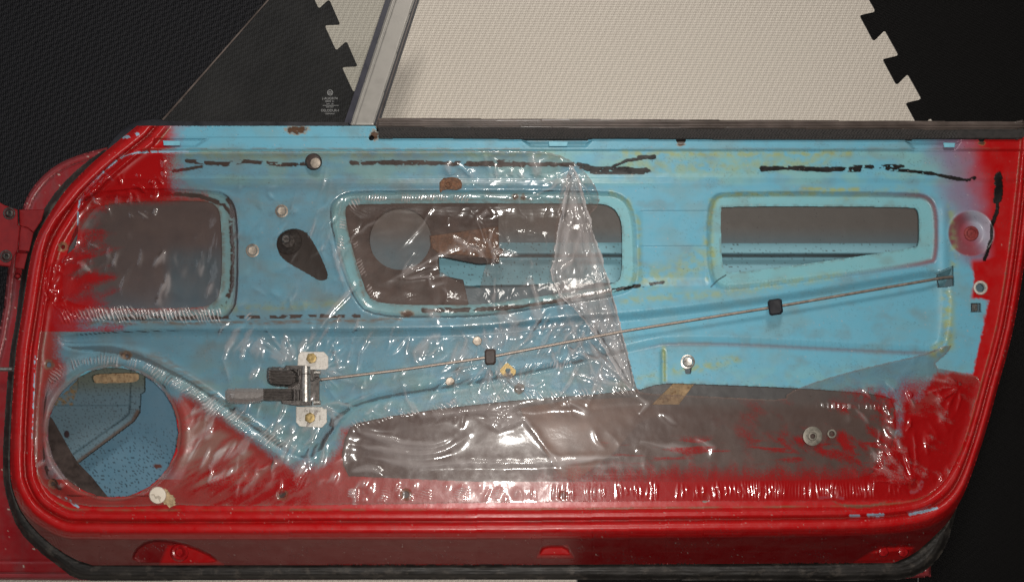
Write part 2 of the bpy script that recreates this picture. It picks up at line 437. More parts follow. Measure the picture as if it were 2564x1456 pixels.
HG = ch([(700, 585), (722, 572), (752, 572), (778, 590), (822, 680), (820, 700), (800, 704), (775, 688), (706, 650), (692, 620), (692, 600)], 2)
EL = ch([(90, 1000), (90, 1000)], 0)
TRI = [(2342, 683), (2388, 664), (2390, 716), (2347, 721)]
SMALL = [(157, 618, 6), (122, 912, 7), (132, 1210, 6), (707, 1237, 9), (1016, 1237, 9), (1300, 972, 7), (1410, 1240, 6), (1765, 1245, 6), (2088, 1235, 6),
         (2288, 1213, 9), (2455, 720, 11), (318, 890, 5), (2405, 960, 5), (1705, 348, 13), (2458, 348, 8), (930, 345, 7)]
SQ = [(2430, 757), (2457, 758), (2457, 782), (2431, 781)]
SLOT = ch([(1714, 900), (1732, 900), (1732, 930), (1729, 936), (1717, 936), (1714, 930)], 1)
SLT2 = ch([(2110, 985), (2200, 988), (2230, 995), (2222, 1012), (2130, 1008), (2105, 1000)], 1)

REC_D = ch([(140, 818), (900, 820), (1200, 815), (1450, 785), (1560, 782), (1900, 742), (2200, 694), (2340, 668), (2386, 690), (2382, 850), (2350, 884), (2290, 888), (1700, 857), (1590, 880),
            (1400, 925), (1180, 968), (900, 1010), (850, 1060), (810, 1130), (760, 1160), (680, 1110), (560, 1020), (440, 940), (300, 880), (150, 880)], 2)
EMB_A = ch([(100, 600), (210, 475), (530, 478), (575, 495), (592, 545), (592, 745), (575, 785), (540, 798), (120, 798)], 2)
EMB_B = ch([(826, 525), (850, 492), (900, 481), (1510, 481), (1560, 492), (1584, 530), (1590, 600), (1592, 712), (1550, 735), (1400, 758), (1250, 782), (1160, 790), (930, 790), (885, 740), (850, 640)], 2)
EMB_C = ch([(1775, 540), (1785, 495), (1815, 484), (2290, 486), (2328, 496), (2344, 530), (2344, 640), (2330, 660), (1840, 722), (1790, 715), (1775, 660)], 2)

def relief(U, V):
    d = sdf(OCtop, U, V, 110)
    s = 1-.36*ss(2330, 2430, U)
    q = d/s
    prof_x = [-120, -76, -3, 0, 4, 10, 16, 24, 30, 34.5, 37, 40, 45, 54, 60, 64, 68, 74, 200]
    prof_z = [36, 36, 99, 103, 107, 111, 112, 111.3, 108.8, 102.0, 101.8, 107, 109.5, 109, 106, 103, 102.2, 102, 102]
    Z = np.interp(q, prof_x, prof_z)
    # pockets pressed into the lower side wall
    for pol, zz in ((ch([(328, 1412), (335, 1375), (375, 1348), (440, 1352), (520, 1380), (560, 1412)], 2), 48), (ch([(1345, 1394), (1355, 1370), (1368, 1364), (1420, 1364), (1435, 1394)], 1), 60),
                    (ch([(2140, 1405), (2200, 1365), (2290, 1363), (2300, 1380), (2270, 1400), (2230, 1406)], 1), 55)):
        k = ss(-1, 5, sdf(pol, U, V, 30)); tgt = zz+(1395-V)*.12
        Z = Z*(1-k)+np.minimum(Z, tgt)*k
    inn = ss(70, 80, q)
    # horizontal steps of the upper rail
    t = np.interp(V, [300, 342, 344.5, 372, 380, 434, 446, 458, 470], [2.5, 2.5, 5.5, 5.5, 2.2, 2.2, 2.8, 0.6, 0])
    dip = ss(-3, 3, sdf([(385, 347), (520, 347), (490, 366), (385, 368)], U, V, 20))+ss(-3, 3, sdf([(1308, 350), (1482, 350), (1466, 367), (1330, 367)], U, V, 20)) \
        + ss(-3, 3, sdf([(2268, 352), (2405, 352), (2390, 374), (2290, 374)], U, V, 20))
    t = t-dip*4
    Z = Z+t*ss(20, 70, q)*ss(250, 330, U+V*.2-60)
    A = ss(-7, 7, sdf(EMB_A, U, V, 30)); Bm = ss(-8, 8, sdf(EMB_B, U, V, 30)); Cm = ss(-8, 8, sdf(EMB_C, U, V, 30))
    ri = ss(-4, 24, sdf(REC_D, U, V, 40)-2)
    Z = Z-5.5*A-6.5*Bm-6.5*Cm
    # saddle between the two right openings
    sad = ss(1588, 1612, U)*(1-ss(1765, 1785, U))
    Z = Z-sad*(1.6*ss(524, 530, V)+1.5*ss(612, 618, V)-3.1*ss(690, 720, V))
    # raised roll at the latch end of the openings
    Z = Z+2.5*np.exp(-((U-2364)/13)**2)*ss(500, 540, V)*(1-ss(850, 885, V))
    Z = Z-8.5*ri
    # lower lands
    Z = Z-3*np.exp(-((U-(1660-.0*V))/5)**2)*ss(870, 885, V)*(1-ss(950, 965, V))
    # domed boss round the speaker opening
    rs = np.hypot(U-282, V-1082); Z = Z+3.5*ss(212, 180, rs)*(V < 1240)*ss(90, 120, U) - 2.*ss(176, 165, rs)
    D, T, Sg, Lg_ = pdist([(430, 955), (560, 1045), (700, 1140)], U, V, 40); Z = Z+4*np.exp(-(D/18)**2)
    # cup at the latch end
    rc = np.hypot(U-2432, V-584); Z = Z-9*ss(56, 26, rc)+1.0*np.exp(-((rc-57)/4)**2)
    # dimple slot and hole rims
    for (a, b_, r) in SMALL[:12]:
        rr = np.hypot(U-a, V-b_); Z = Z-1.2*ss(r+7, r, rr)
    Z = Z+.25*fbm(U/60, V/60, 4, 3)+.05*fbm(U/9, V/9, 8, 2)
    return Z
def panel_f(U, V):
    F = sdf(OUTP, U, V)
    for h in (HA, HB, HC, HE, HF, HG, TRI, SQ, SLOT): F = np.minimum(F, -sdf(h, U, V, 20))
    for (a, b_, r) in SMALL: F = np.minimum(F, np.hypot(U-a, V-b_)-r)
    return F

BLUE = np.array([.118, .335, .445]); TEAL = np.array([.17, .36, .37]); RED = np.array([.36, .003, .004]); TAR = np.array([.006, .005, .005])
PURP = np.array([.20, .13, .20]); RUST = np.array([.10, .045, .02]); YEL = np.array([.25, .31, .15]); BRN = np.array([.15, .10, .06])
def wob(U, V, a=6, s=14, seed=1): return a*fbm(U/s, V/s, seed, 3)
BLUEP = [(415, 300), (2700, 300), (2700, 760), (2472, 752), (2468, 800), (2470, 850), (2455, 900), (2440, 938), (2350, 930), (2300, 1000), (2262, 1010), (2255, 1090), (2225, 1080), (2240, 1002), (1000, 1050),
         (860, 1075), (845, 1130), (800, 1168), (740, 1172), (700, 1150), (560, 1050), (460, 985), (445, 1010), (340, 930), (200, 960), (185, 1000), (150, 985), (165, 925), (150, 895), (140, 785), (420, 778), (520, 766), (520, 490), (425, 480)]
def col_panel(U, V):
    C = np.ones(U.shape+(3,))*BLUE
    C = mixc(C, np.array([.17, .27, .28]), .45*ss(-.1, .5, fbm(U/110, V/70, 20, 4)))
    C = mixc(C, TEAL, .8*ss(-.1, .4, fbm(U/90, V/50, 21, 3)+.15)*ss(370, 385, V)*(1-ss(455, 470, V)))
    flange = np.maximum(ss(-4, 4, sdf(EMB_B, U, V, 30)), ss(-4, 4, sdf(EMB_C, U, V, 30))); flange = np.maximum(flange, ss(-4, 4, sdf(EMB_A, U, V, 30)))
    C = mixc(C, TEAL*1.1, .65*flange)
    C = mixc(C, TEAL, .5*ss(880, 960, V)*ss(.0, .4, fbm(U/60, V/40, 31, 3)+.2))
    # red coat and its overspray
    s = sdf(BLUEP, U, V, 60)+wob(U, V, 9, 30, 3)
    soft = np.where((U < 520) & (V < 900), 22+14*fbm(U/30, V/30, 2), np.where((U < 900) & (V > 900), 15, 7.))
    red = 1-ss(-soft, soft, s)
    ov = ss(2230, 2500, U-.25*(V-350)+22*fbm(U/50, V/50, 9))*(1-ss(640, 700, V+.0*U))
    ovb = np.clip(ov*1.0, 0, 1)
    bluetorn = ss(-3, 3, sdf(ch([(2370, 668), (2400, 662), (2430, 668), (2440, 690), (2436, 720), (2425, 752), (2440, 745), (2476, 752), (2470, 800), (2466, 850), (2450, 900), (2436, 938), (2370, 935), (2360, 700)], 1), U+wob(U, V, 5, 9, 2), V+wob(U, V, 5, 11, 5), 30))
    r2 = ss(2452, 2500, U-.0*V)*(1-ss(740, 760, V)) + ss(2424, 2440, U)*ss(640, 660, V)*(1-ss(745, 757, V)); r2 = np.clip(r2, 0, 1)*(1-bluetorn)
    C = mixc(C, PURP, ss(.1, .55, ovb)*.85)
    C = mixc(C, RED, ss(.55, 1., ovb))
    red = np.clip(red+red*(1-red)*2.*pn(U/3.4, V/3.4, 93), 0, 1); C = mixc(C, RED, np.maximum(red, r2))
    lowr = ss(-3, 3, (U-(2478-(V-745)*.22))+wob(U, V, 6, 12, 8))*ss(742, 750, V); C = mixc(C, RED, lowr)
    # red mist in the press lines of the right opening
    e = sdf(EMB_C, U, V, 30); C = mixc(C, np.array([.22, .03, .03]), .75*np.exp(-(e/6)**2)*ss(1950, 2330, U)*(.4+.6*ss(2200, 2340, U)))
    e = sdf(REC_D, U, V, 30); C = mixc(C, np.array([.14, .06, .06]), .55*np.exp(-((e-3)/5)**2)*ss(1560, 1700, U)*ss(845, 860, V)*(1-ss(2330, 2380, U)))  # thin shade line of the recess's lower edge, painted into the colour
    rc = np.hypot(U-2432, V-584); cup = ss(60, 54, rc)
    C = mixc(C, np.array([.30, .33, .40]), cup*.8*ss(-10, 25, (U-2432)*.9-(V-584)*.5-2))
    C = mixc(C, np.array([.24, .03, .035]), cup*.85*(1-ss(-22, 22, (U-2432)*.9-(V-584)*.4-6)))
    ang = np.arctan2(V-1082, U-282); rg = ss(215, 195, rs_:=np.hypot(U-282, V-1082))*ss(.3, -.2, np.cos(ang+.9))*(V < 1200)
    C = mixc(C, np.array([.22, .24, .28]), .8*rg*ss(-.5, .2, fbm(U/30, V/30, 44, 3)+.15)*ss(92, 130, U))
    # bare rail left of the post keeps clean blue; red mist at its left end
    C = mixc(C, RED, (1-ss(395, 470, U+18*fbm(U/18, V/9, 6)))*(V < 372))
    # brown stain line along the frame, darker line in its outer groove
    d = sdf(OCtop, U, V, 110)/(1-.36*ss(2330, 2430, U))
    gr = np.exp(-((d-66)/2.8)**2)*ss(-.45, .35, fbm(U/50, V/50, 13, 3)); C = mixc(C, np.array([.14, .075, .035]), .8*gr)
    gr = np.exp(-((d-36)/2.0)**2)*ss(-.6, .2, fbm(U/70, V/70, 14, 2)); C = mixc(C, np.array([.10, .02, .012]), .7*gr)
    # side wall: shade painted as darker red, mat's pinkish reflection painted faintly
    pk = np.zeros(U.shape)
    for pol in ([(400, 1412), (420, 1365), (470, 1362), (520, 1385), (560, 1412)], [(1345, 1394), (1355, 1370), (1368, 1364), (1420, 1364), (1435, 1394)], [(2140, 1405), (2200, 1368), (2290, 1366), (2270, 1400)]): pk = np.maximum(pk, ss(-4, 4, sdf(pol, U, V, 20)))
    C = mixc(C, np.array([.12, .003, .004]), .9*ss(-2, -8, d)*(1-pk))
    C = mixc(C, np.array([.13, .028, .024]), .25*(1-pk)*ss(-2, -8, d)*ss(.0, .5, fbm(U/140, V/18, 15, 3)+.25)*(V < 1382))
    # yellowed adhesive
    for pts, wd, am in (([(1600, 700), (1680, 690), (1770, 640)], 26, .6), ([(1560, 384), (1900, 386), (2130, 384)], 7, .8), ([(1560, 410), (1760, 420), (1900, 415), (2060, 405)], 16, .55),
                        ([(2220, 430)]+[(1990+i*10, 466) for i in range(0, 1)]+[(2150, 472)], 5, .0), ([(2010, 470), (2080, 476), (2150, 474)], 5, .9), ([(1784, 640), (1765, 600), (1790, 500), (1830, 486), (2100, 484)], 6, .7),
                        ([(1600, 660), (1600, 560), (1570, 500), (1530, 482)], 6, .6), ([(2380, 520), (2388, 600), (2388, 680)], 8, .6), ([(2372, 740), (2374, 860), (2340, 880)], 13, .95), ([(1662, 870), (1665, 950)], 5, .9),
                        ([(1690, 925), (1760, 920), (1850, 895)], 10, .7), ([(1560, 960), (1640, 940)], 9, .5), ([(560, 772), (640, 772), (860, 760)], 10, .5), ([(1560, 752), (1800, 735), (2100, 690)], 9, .55),
                        ([(470, 386), (700, 392), (1000, 384), (1400, 388)], 9, .45), ([(1780, 500), (1786, 660), (1770, 700)], 5, .5), ([(2100, 500), (2250, 470), (2300, 480)], 6, .35)):
        if am == 0: continue
        D, T, Sg, _ = pdist(pts, U, V, 45); m = np.clip(np.exp(-(D/(wd*1.15))**2)*ss(-.35, .45, fbm(U/22, V/16, 41, 3)+.1)*am*1.2, 0, 1)*ss(44, 34, D); C = mixc(C, YEL, m)
    # rust and brown stains
    for pts, wd, am in (([(150, 806), (600, 808), (1000, 800)], 6, .85), ([(310, 880), (420, 905), (500, 960), (700, 1110)], 10, .55), ([(1560, 372), (2500, 372)], 3, .3), ([(360, 373), (700, 372), (1300, 373)], 2.5, .6),
                        ([(480, 500), (545, 512), (560, 560), (560, 720), (530, 775)], 5, .5), ([(868, 560), (915, 760)], 4, .7), ([(880, 500), (1500, 500)], 3, .5), ([(1360, 410), (1440, 408)], 3, .3)):
        D, T, Sg, _ = pdist(pts, U, V, 45); m = np.exp(-(D/wd)**2)*ss(-.35, .35, fbm(U/30, V/8, 43, 3)+.05)*am*ss(44, 34, D); C = mixc(C, BRN, m)
    for (a, b_, ru, rv) in ((743, 325, 26, 10), (1705, 362, 10, 4), (2458, 358, 8, 5), (938, 338, 10, 12), (1290, 492, 8, 6), (1310, 493, 6, 6), (1020, 785, 16, 8), (315, 888, 14, 8)):
        rr = np.hypot((U-a)/ru, (V-b_)/rv)+.5*fbm(U/9, V/9, 17, 3); C = mixc(C, RUST*.7, ss(1.05, .8, rr)); C = mixc(C, np.array([.30, .16, .05]), .7*np.exp(-((rr-1.1)/.14)**2))
    for hq in (HA, HB, HC, HE):
        e = sdf(hq, U, V, 20); C = mixc(C, np.array([.09, .05, .028]), .5*np.exp(-((e+1)/3.0)**2)*ss(-.3, .5, fbm(U/16, V/16, 48, 3)))
    C = mixc(C, np.array([.16, .13, .085]), .30*ss(.0, .6, fbm(U/70, V/45, 49, 5))*ss(.05, .2, C[..., 1]))
    # black mastic: (polyline, half width, threshold)
    for pts, wd, th, sd in (([(468, 404), (560, 411), (610, 404), (700, 412), (782, 411)], 6, -.05, 1), ([(434, 428), (505, 417)], 4.5, -.3, 2), ([(880, 408), (1010, 407), (1180, 410), (1300, 412), (1436, 412)], 6.5, -.02, 3),
                            ([(1180, 412), (1250, 408), (1310, 412)], 8, -.15, 4), ([(1448, 412), (1500, 428), (1560, 424), (1625, 430)], 8, -.05, 5), ([(1455, 420), (1530, 420), (1570, 402), (1640, 392)], 4.5, -.3, 6),
                            ([(1600, 394), (1638, 393)], 6, -.4, 6), ([(1480, 432), (1580, 434), (1618, 424)], 5, -.1, 7), ([(1908, 422), (1960, 420), (2060, 424), (2150, 424)], 7, -.15, 8), ([(2140, 418), (2260, 416)], 6, .05, 9),
                            ([(2220, 422), (2330, 434), (2420, 452), (2440, 446)], 5, -.1, 10), ([(2500, 440), (2501, 470), (2497, 500)], 12, -1, 11), ([(2498, 500), (2496, 530), (2484, 560), (2482, 600), (2465, 650)], 5, -.35, 12),
                            ([(270, 492), (400, 484), (500, 490), (560, 512), (582, 540)], 6, -.12, 13), ([(578, 550), (583, 640), (580, 720), (560, 762)], 6, -.02, 14), ([(300, 796), (560, 794), (900, 790)], 5, .08, 15),
                            ([(1060, 778), (1270, 772), (1400, 752), (1530, 727), (1600, 714)], 5, -.12, 16), ([(1500, 732), (1660, 706)], 4.5, .0, 17), ([(570, 500), (584, 530), (590, 545)], 5, -.5, 19),
                            ([(1060, 775), (1160, 776), (1290, 768)], 6.5, .05, 20)):
        D, T, Sg, _ = pdist(pts, U, V, 30); nz = .7*fbm(U/34, V/9, 50+sd, 4); m = ss(1, .75, D/(wd*(1+.5*fbm(U/25, V/25, sd)))+.55*nz+th*.0)*ss(th-.02, th+.06, fbm(U/26, V/18, 70+sd, 3)+.16)
        C = mixc(C, TAR, m)
    D, T, Sg, Ln = pdist([(1780, 718), (1797, 701), (1818, 688)], U, V, 10); C = mixc(C, TAR, ss(1.8, .8, D))
    # fine cracks / grime near edges
    g = np.abs(fbm(U/13, V/9, 90, 3)); C = mixc(C, np.array([.05, .07, .07]), .4*ss(.022, .006, g)*ss(.12, .4, fbm(U/80, V/30, 92, 2)+.1*flange+.15*(V > 360)*(V < 460)+.1*(V > 885)))
    # paint chips through to blue
    CH = np.array([.25, .40, .50])
    for pts, wd, th in (([(195, 590), (196, 540), (200, 505), (222, 474), (262, 430), (300, 397), (345, 382), (392, 380)], 3.2, -.2), ([(262, 430), (283, 452)], 3, -.2), ([(225, 480), (240, 505)], 3, .0), ([(400, 380), (470, 380)], 4, -.4),
                        ([(88, 890), (80, 1100)], 1.6, -.1), ([(2052, 1246), (2090, 1241), (2110, 1247)], 4, -1.2), ([(2128, 1290), (2152, 1290)], 2.6, -1), ([(2174, 1288), (2210, 1288)], 4, -1), ([(2278, 1287), (2310, 1280), (2345, 1271)], 3.4, -1),
                        ([(2283, 1230), (2302, 1224), (2308, 1208)], 6, -.4), ([(1762, 1252), (1772, 1250)], 5, -.4), ([(2240, 1080), (2250, 1110)], 3, -.3), ([(165, 1245), (195, 1268)], 3, .0), ([(310, 345), (345, 335)], 4, .15)):
        D, T, Sg, _ = pdist(pts, U, V, 20); m = ss(1.1, .8, D/wd+.5*fbm(U/7, V/7, 60, 2))*ss(th-.03, th+.03, fbm(U/14, V/14, 61, 2)); C = mixc(C, CH, m)
    # bare primer crescent by the lower right edge
    cres = np.minimum(sdf(ch([(2075, 1248), (2110, 1262), (2190, 1262), (2225, 1250), (2210, 1262), (2160, 1273), (2110, 1268)], 1), U, V, 20), 5); C = mixc(C, np.array([.12, .075, .045]), .85*ss(-2, 3, cres+wob(U, V, 2, 8)))
    for (a, b_, r) in SMALL[:12]:
        rr = np.hypot(U-a, V-b_)+4*fbm(U/7, V/7, 77, 2); C = mixc(C, np.array([.22, .14, .08]), .75*ss(r+8, r+4, rr))
    rr = np.hypot(U-2455, V-720); C = mixc(C, np.array([.40, .46, .42]), ss(18, 16, rr))
    # small light chips and dust
    g = pn(U/5., V/5., 95); C = mixc(C, np.array([.40, .33, .29]), .6*ss(.66, .76, g)*ss(.12, .3, fbm(U/60, V/60, 96)+.08))
    return np.clip(C, 0, 1)
def panel_wall(u, v):
    d = sdf(OUTP, u, v, 30); z = relief(u, v)
    return np.where((d < 3) & (v > 350), 26., np.where(d < 3, z-12, z-2.2))
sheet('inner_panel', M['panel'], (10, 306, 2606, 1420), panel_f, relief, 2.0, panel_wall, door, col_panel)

# ---- outer skin seen at the rim and through the openings
SK = ch([(270, 368), (206, 385), (158, 403), (118, 429), (84, 465), (62, 502), (40, 580), (22, 650), (6, 802), (-30, 950), (-46, 1300)], 1, False)+[(-46, 1450), (200, 1452), (1300, 1449), (2240, 1449), (2331, 1443), (2329, 1330), (2400, 1180), (2500, 800), (2540, 400), (2540, 352), (345, 352)]
def sk_z(U, V):
    e = sdf(SK, U, V, 60)
    z = 10+7*ss(0, 5, e)-2.5*ss(10, 14, e)*ss(40, 36, e)*0-2*np.exp(-((e-17)/2.5)**2)
    z = z+6*ss(640, 700, V)*ss(1200, 1300, U)*(1-ss(800, 900, V))+.5*fbm(U/50, V/50, 4)
    z = z-1.5*np.exp(-((np.abs(V-(1404-.0*U)))/3)**2)*(U < 220)
    return z
def sk_col(U, V):
    C = np.ones(U.shape+(3,))*np.array([.15, .135, .125])
    C = mixc(C, np.array([.12, .22, .27]), ss(560, 640, V)*.75)
    C = mixc(C, np.array([.085, .065, .068]), .9*ss(640, 600, U))
    C = mixc(C, np.array([.06, .13, .17]), .85*ss(400, 440, U)*ss(640, 600, U)*ss(600, 660, V)*ss(800, 760, V))
    C = mixc(C, np.array([.105, .21, .29]), ss(700, 850, V)*(1-ss(700, 900, U)))
    C = mixc(C, np.array([.105, .10, .10]), ss(900, 960, V)*ss(900, 1300, U))
    C = mixc(C, np.array([.085, .040, .032]), .9*ss(1000, 1030, V)*ss(700, 800, U)*(1-.25*ss(1500, 1900, U)))
    C = mixc(C, np.array([.01, .008, .008]), ss(1205, 1220, V)*ss(560, 620, U))  # near-black skin: shade painted in behind the lower screw holes
    out = 1-ss(-3, 3, sdf(OUTP, U, V, 60))
    dull = np.array([.23, .008, .012]); pk = np.array([.19, .025, .028])
    R = np.ones(U.shape+(3,))*dull; R = mixc(R, pk, ss(-.1, .5, fbm(U/40, V/60, 33, 3)))
    e = sdf(SK, U, V, 60); R = mixc(R, np.array([.22, .04, .045]), .7*ss(14, 8, e)); R = mixc(R, np.array([.04, .02, .02]), .8*np.exp(-((e-17)/1.6)**2))
    R = mixc(R, np.array([.45, .40, .34]), ss(.72, .8, pn(U/9, V/9, 35)))
    C = C*(1-out[..., None])+R*out[..., None]
    sp = ss(.42, .5, pn(U/4.2, V/4.2, 36))*(1-out); C = mixc(C, np.array([.015, .02, .025]), .85*sp*ss(1000, 1150, V)*(U < 500))
    rr = np.hypot((U-395)/12, (V-1166)/6)+.4*fbm(U/6, V/6, 3); C = mixc(C, np.array([.10, .03, .02]), ss(1.1, .8, rr))
    return C
sheet('outer_skin', M['dullred'], (-52, 350, 2545, 1456), lambda U, V: sdf(SK, U, V), sk_z, 3.0, 6, door, sk_col)

# ---- rubber seal round the rim
SEAL_out = [(262, 374), (215, 405), (150, 465), (105, 530), (76, 590), (58, 655), (46, 744), (40, 802), (23, 892), (10, 1071), (6, 1188), (18, 1251), (45, 1327), (99, 1381), (148, 1417), (185, 1447), (240, 1453), (620, 1450), (1280, 1449), (1850, 1451), (2237, 1452), (2300, 1440), (2345, 1404), (2372, 1359), (2387, 1305), (2396, 1268)]
SEAL_in = [(2385, 1262), (2370, 1300), (2326, 1344), (2286, 1379), (2237, 1401), (1275, 1406), (240, 1407), (190, 1392), (120, 1344), (66, 1284), (43, 1230), (36, 1188), (38, 1071), (50, 892), (62, 802), (74, 744), (87, 655), (104, 595), (133, 545), (177, 482), (236, 422), (280, 384)]
SEAL = ch(SEAL_out, 1, False)+ch(SEAL_in, 1, False)
sheet('rubber_seal', M['rubber'], (0, 360, 2405, 1460), lambda U, V: sdf(SEAL, U, V, 30), lambda U, V: 22+11*ss(0, 14, sdf(SEAL, U, V, 30))+.9*fbm(U/50, V/6, 5)+1.2*np.exp(-((sdf(SEAL, U, V, 30)-22)/3)**2), 2.5, 8, door)

# ---- weather strip, felt, post, glass
def strip_f(pts): return lambda U, V: sdf(pts, U, V, 30)
TRM = [(944, 296), (2250, 303), (2540, 305), (2562, 300), (2570, 318), (2540, 326), (944, 318)]
sheet('trim_strip', M['trim'], (940, 290, 2575, 330), strip_f(TRM), lambda U, V: 108+2.5*ss(0, 4, sdf(TRM, U, V, 30))+1.4*np.sin((V-300)*.9+.0015*U), 1.6, 14, door)
FLT = [(946, 317), (2540, 324), (2580, 318), (2590, 345), (2540, 349), (1700, 348), (946, 346)]
def felt_z(U, V):
    b_ = np.abs(((V-318) % 16)-8)
    return 110.5+1.4*ss(0, 5, sdf(FLT, U, V, 30))+.75*np.sin((U+b_*1.1)*2*np.pi/8.5)*(1-ss(2350, 2420, U))*ss(1, 4, sdf(FLT, U, V, 30))
sheet('felt_strip', M['felt'], (940, 312, 2595, 352), strip_f(FLT), felt_z, 1.3, 10, door)
def quad(name, pts, z0, z1, mat, bev=.6, parent=door, **k): return MB().poly(pts, z0, z1, bev).build(name, M[mat], parent, smooth=False)
post = empty('window_post', (-.18, .3, .09)); post.parent = door; post.location = post.location-door.location
sheet('post_trim', M['alu'], (870, -40, 1060, 318), strip_f([(995, -48), (1053, -48), (935, 312), (877, 312)]),
      lambda U, V: 100+1.2*ss(0, 3, sdf([(995, -48), (1053, -48), (935, 312), (877, 312)], U, V, 30))-1.0*np.exp(-((U-(999-.328*(V+48))-6)/1.6)**2), 1.6, 12, post)
quad('post_seal', [(981, -48), (995, -48), (877, 313), (860, 313)], 86, 100, 'bluerubber', parent=post)
quad('glass_run', [(1054, -48), (1066, -48), (950, 312), (936, 312)], 84, 99, 'black', parent=post)
quad('glass_run_lip', [(1058, -48), (1060.5, -48), (943.5, 312), (941, 312)], 99, 100.2, 'trim', 0, parent=post)
GL = [(392, 306), (420, 286), (668, 0), (715, -52), (990, -52), (868, 308)]
glass = sheet('quarter_glass', M['glass'], (385, -56, 995, 312), strip_f(GL), lambda U, V: 84+0*U, 3, 4, door)
quad('glass_gasket', [(384, 303), (874, 306), (874, 317), (345, 318)], 92, 101.8, 'black', .8)
quad('glass_edge', [(402, 303), (408, 303), (718, -50), (714, -50)], 81, 85, 'trim', 0)
MB().poly(ch([(262, 378), (290, 338), (335, 302), (400, 296), (415, 304), (350, 317), (318, 340), (290, 366)], 1), 60, 99, 1.5).build('corner_rubber', M['black'], door)
# etched marks on the glass
def text(body, u, v, size_px, z, mat, parent, align='CENTER', name='etched_mark', depth=.12):
    c = bpy.data.curves.new(name, 'FONT'); c.body = body; c.size = size_px*S*1.35; c.align_x = align; c.extrude = depth/1000
    t = bpy.data.objects.new('tmp', c); COL.objects.link(t)
    me = bpy.data.meshes.new_from_object(t.evaluated_get(bpy.context.evaluated_depsgraph_get()))
    bpy.data.objects.remove(t); p = P3(u, v, z)
    me.transform(__import__('mathutils').Matrix.Translation(p)); me.materials.clear(); me.materials.append(M[mat]); me.name = name
    o = bpy.data.objects.new(name, me); return wparent(o, parent)
bpy.context.view_layer.update()
zg = 84.3
ring = MB()
for k in range(28):
    a0, a1 = 2*math.pi*k/28, 2*math.pi*(k+1)/28
    ring.poly([(826.5+r*math.cos(a), 232+r*math.sin(a)) for r, a in ((6.2, a0), (7.4, a0), (7.4, a1), (6.2, a1))], zg, zg+.15)
for a, b_ in (((822.5, 226.5), (825.3, 232)), ((830.5, 226.5), (827.7, 232)), ((825.3, 232), (827.7, 232)), ((821, 229), (823.7, 237.3)), ((823.7, 237.3), (826.5, 232.5)), ((826.5, 232.5), (829.3, 237.3)), ((829.3, 237.3), (832, 229)), ((825.3, 232), (826.5, 229.6)), ((827.7, 232), (826.5, 229.6))):
    a = np.array(a); b_ = np.array(b_); t = (b_-a)/np.hypot(*(b_-a)); q = np.array([-t[1], t[0]])*.55
    ring.poly([tuple(a+q), tuple(b_+q), tuple(b_-q), tuple(a-q)], zg, zg+.15)
ring.build('etched_emblem', M['etch'], glass, smooth=False)
for s_, v_, z_ in (('(-AUG9/74', 249.5, 9), ('BRMF 31', 256, 6.3), ('DIN   50', 262, 5), ('SEKURIT', 269.5, 5.2), ('DELODUR-I', 279.5, 9), ('GERMANY', 286.5, 5.5)):
    text(s_, 826, v_, z_*.72, zg, 'etch', glass)
MB().poly([(808, 263.6), (848, 263.6), (848, 264.6), (808, 264.6)], zg, zg+.15).build('etched_mark', M['etch'], glass, smooth=False)

# ---- hinge and check strap at the left
hg = empty('hinge', (-.60, .06, .04)); hg.parent = door; hg.location = hg.location-door.location
quad('hinge_leaf', [(-60, 498), (0, 507), (10, 513), (44, 525), (45, 563), (50, 566), (44, 627), (30, 650), (26, 668), (0, 665), (-60, 660)], 30, 62, 'hinge', 1.2, hg)
quad('hinge_arm', [(48, 525), (112, 524), (104, 552), (84, 582), (69, 570), (49, 565)], 30, 57, 'hinge', 1, hg)
quad('hinge_arm', [(51, 566), (69, 571), (84, 583), (73, 630), (45, 627)], 30, 60, 'hinge', 1, hg)
quad('hinge_arm', [(40, 631), (70, 632), (60, 674), (36, 671)], 30, 56, 'hinge', 1, hg)
for a, b_ in ((23, 534), (15, 641)):
    m = MB().lathe(a, b_, [(16, 61.9), (15, 62.6), (12, 62.8), (11.5, 61.5)], 24, cap=False); m.lathe(a, b_, [(11.5, 61.2), (10, 63.5), (6, 64.8), (4, 64.2), (2, 62.5)], 20); m.build('hinge_screw', M['dark'], hg)
MB().lathe(44, 691, [(7, 30), (8, 40), (6, 47), (2, 49)], 14).build('hinge_pin', M['hinge'], hg)
MB().tube([(-30, 923, 38), (32, 924, 40)], 5.5).build('check_pin', M['steel'], door)

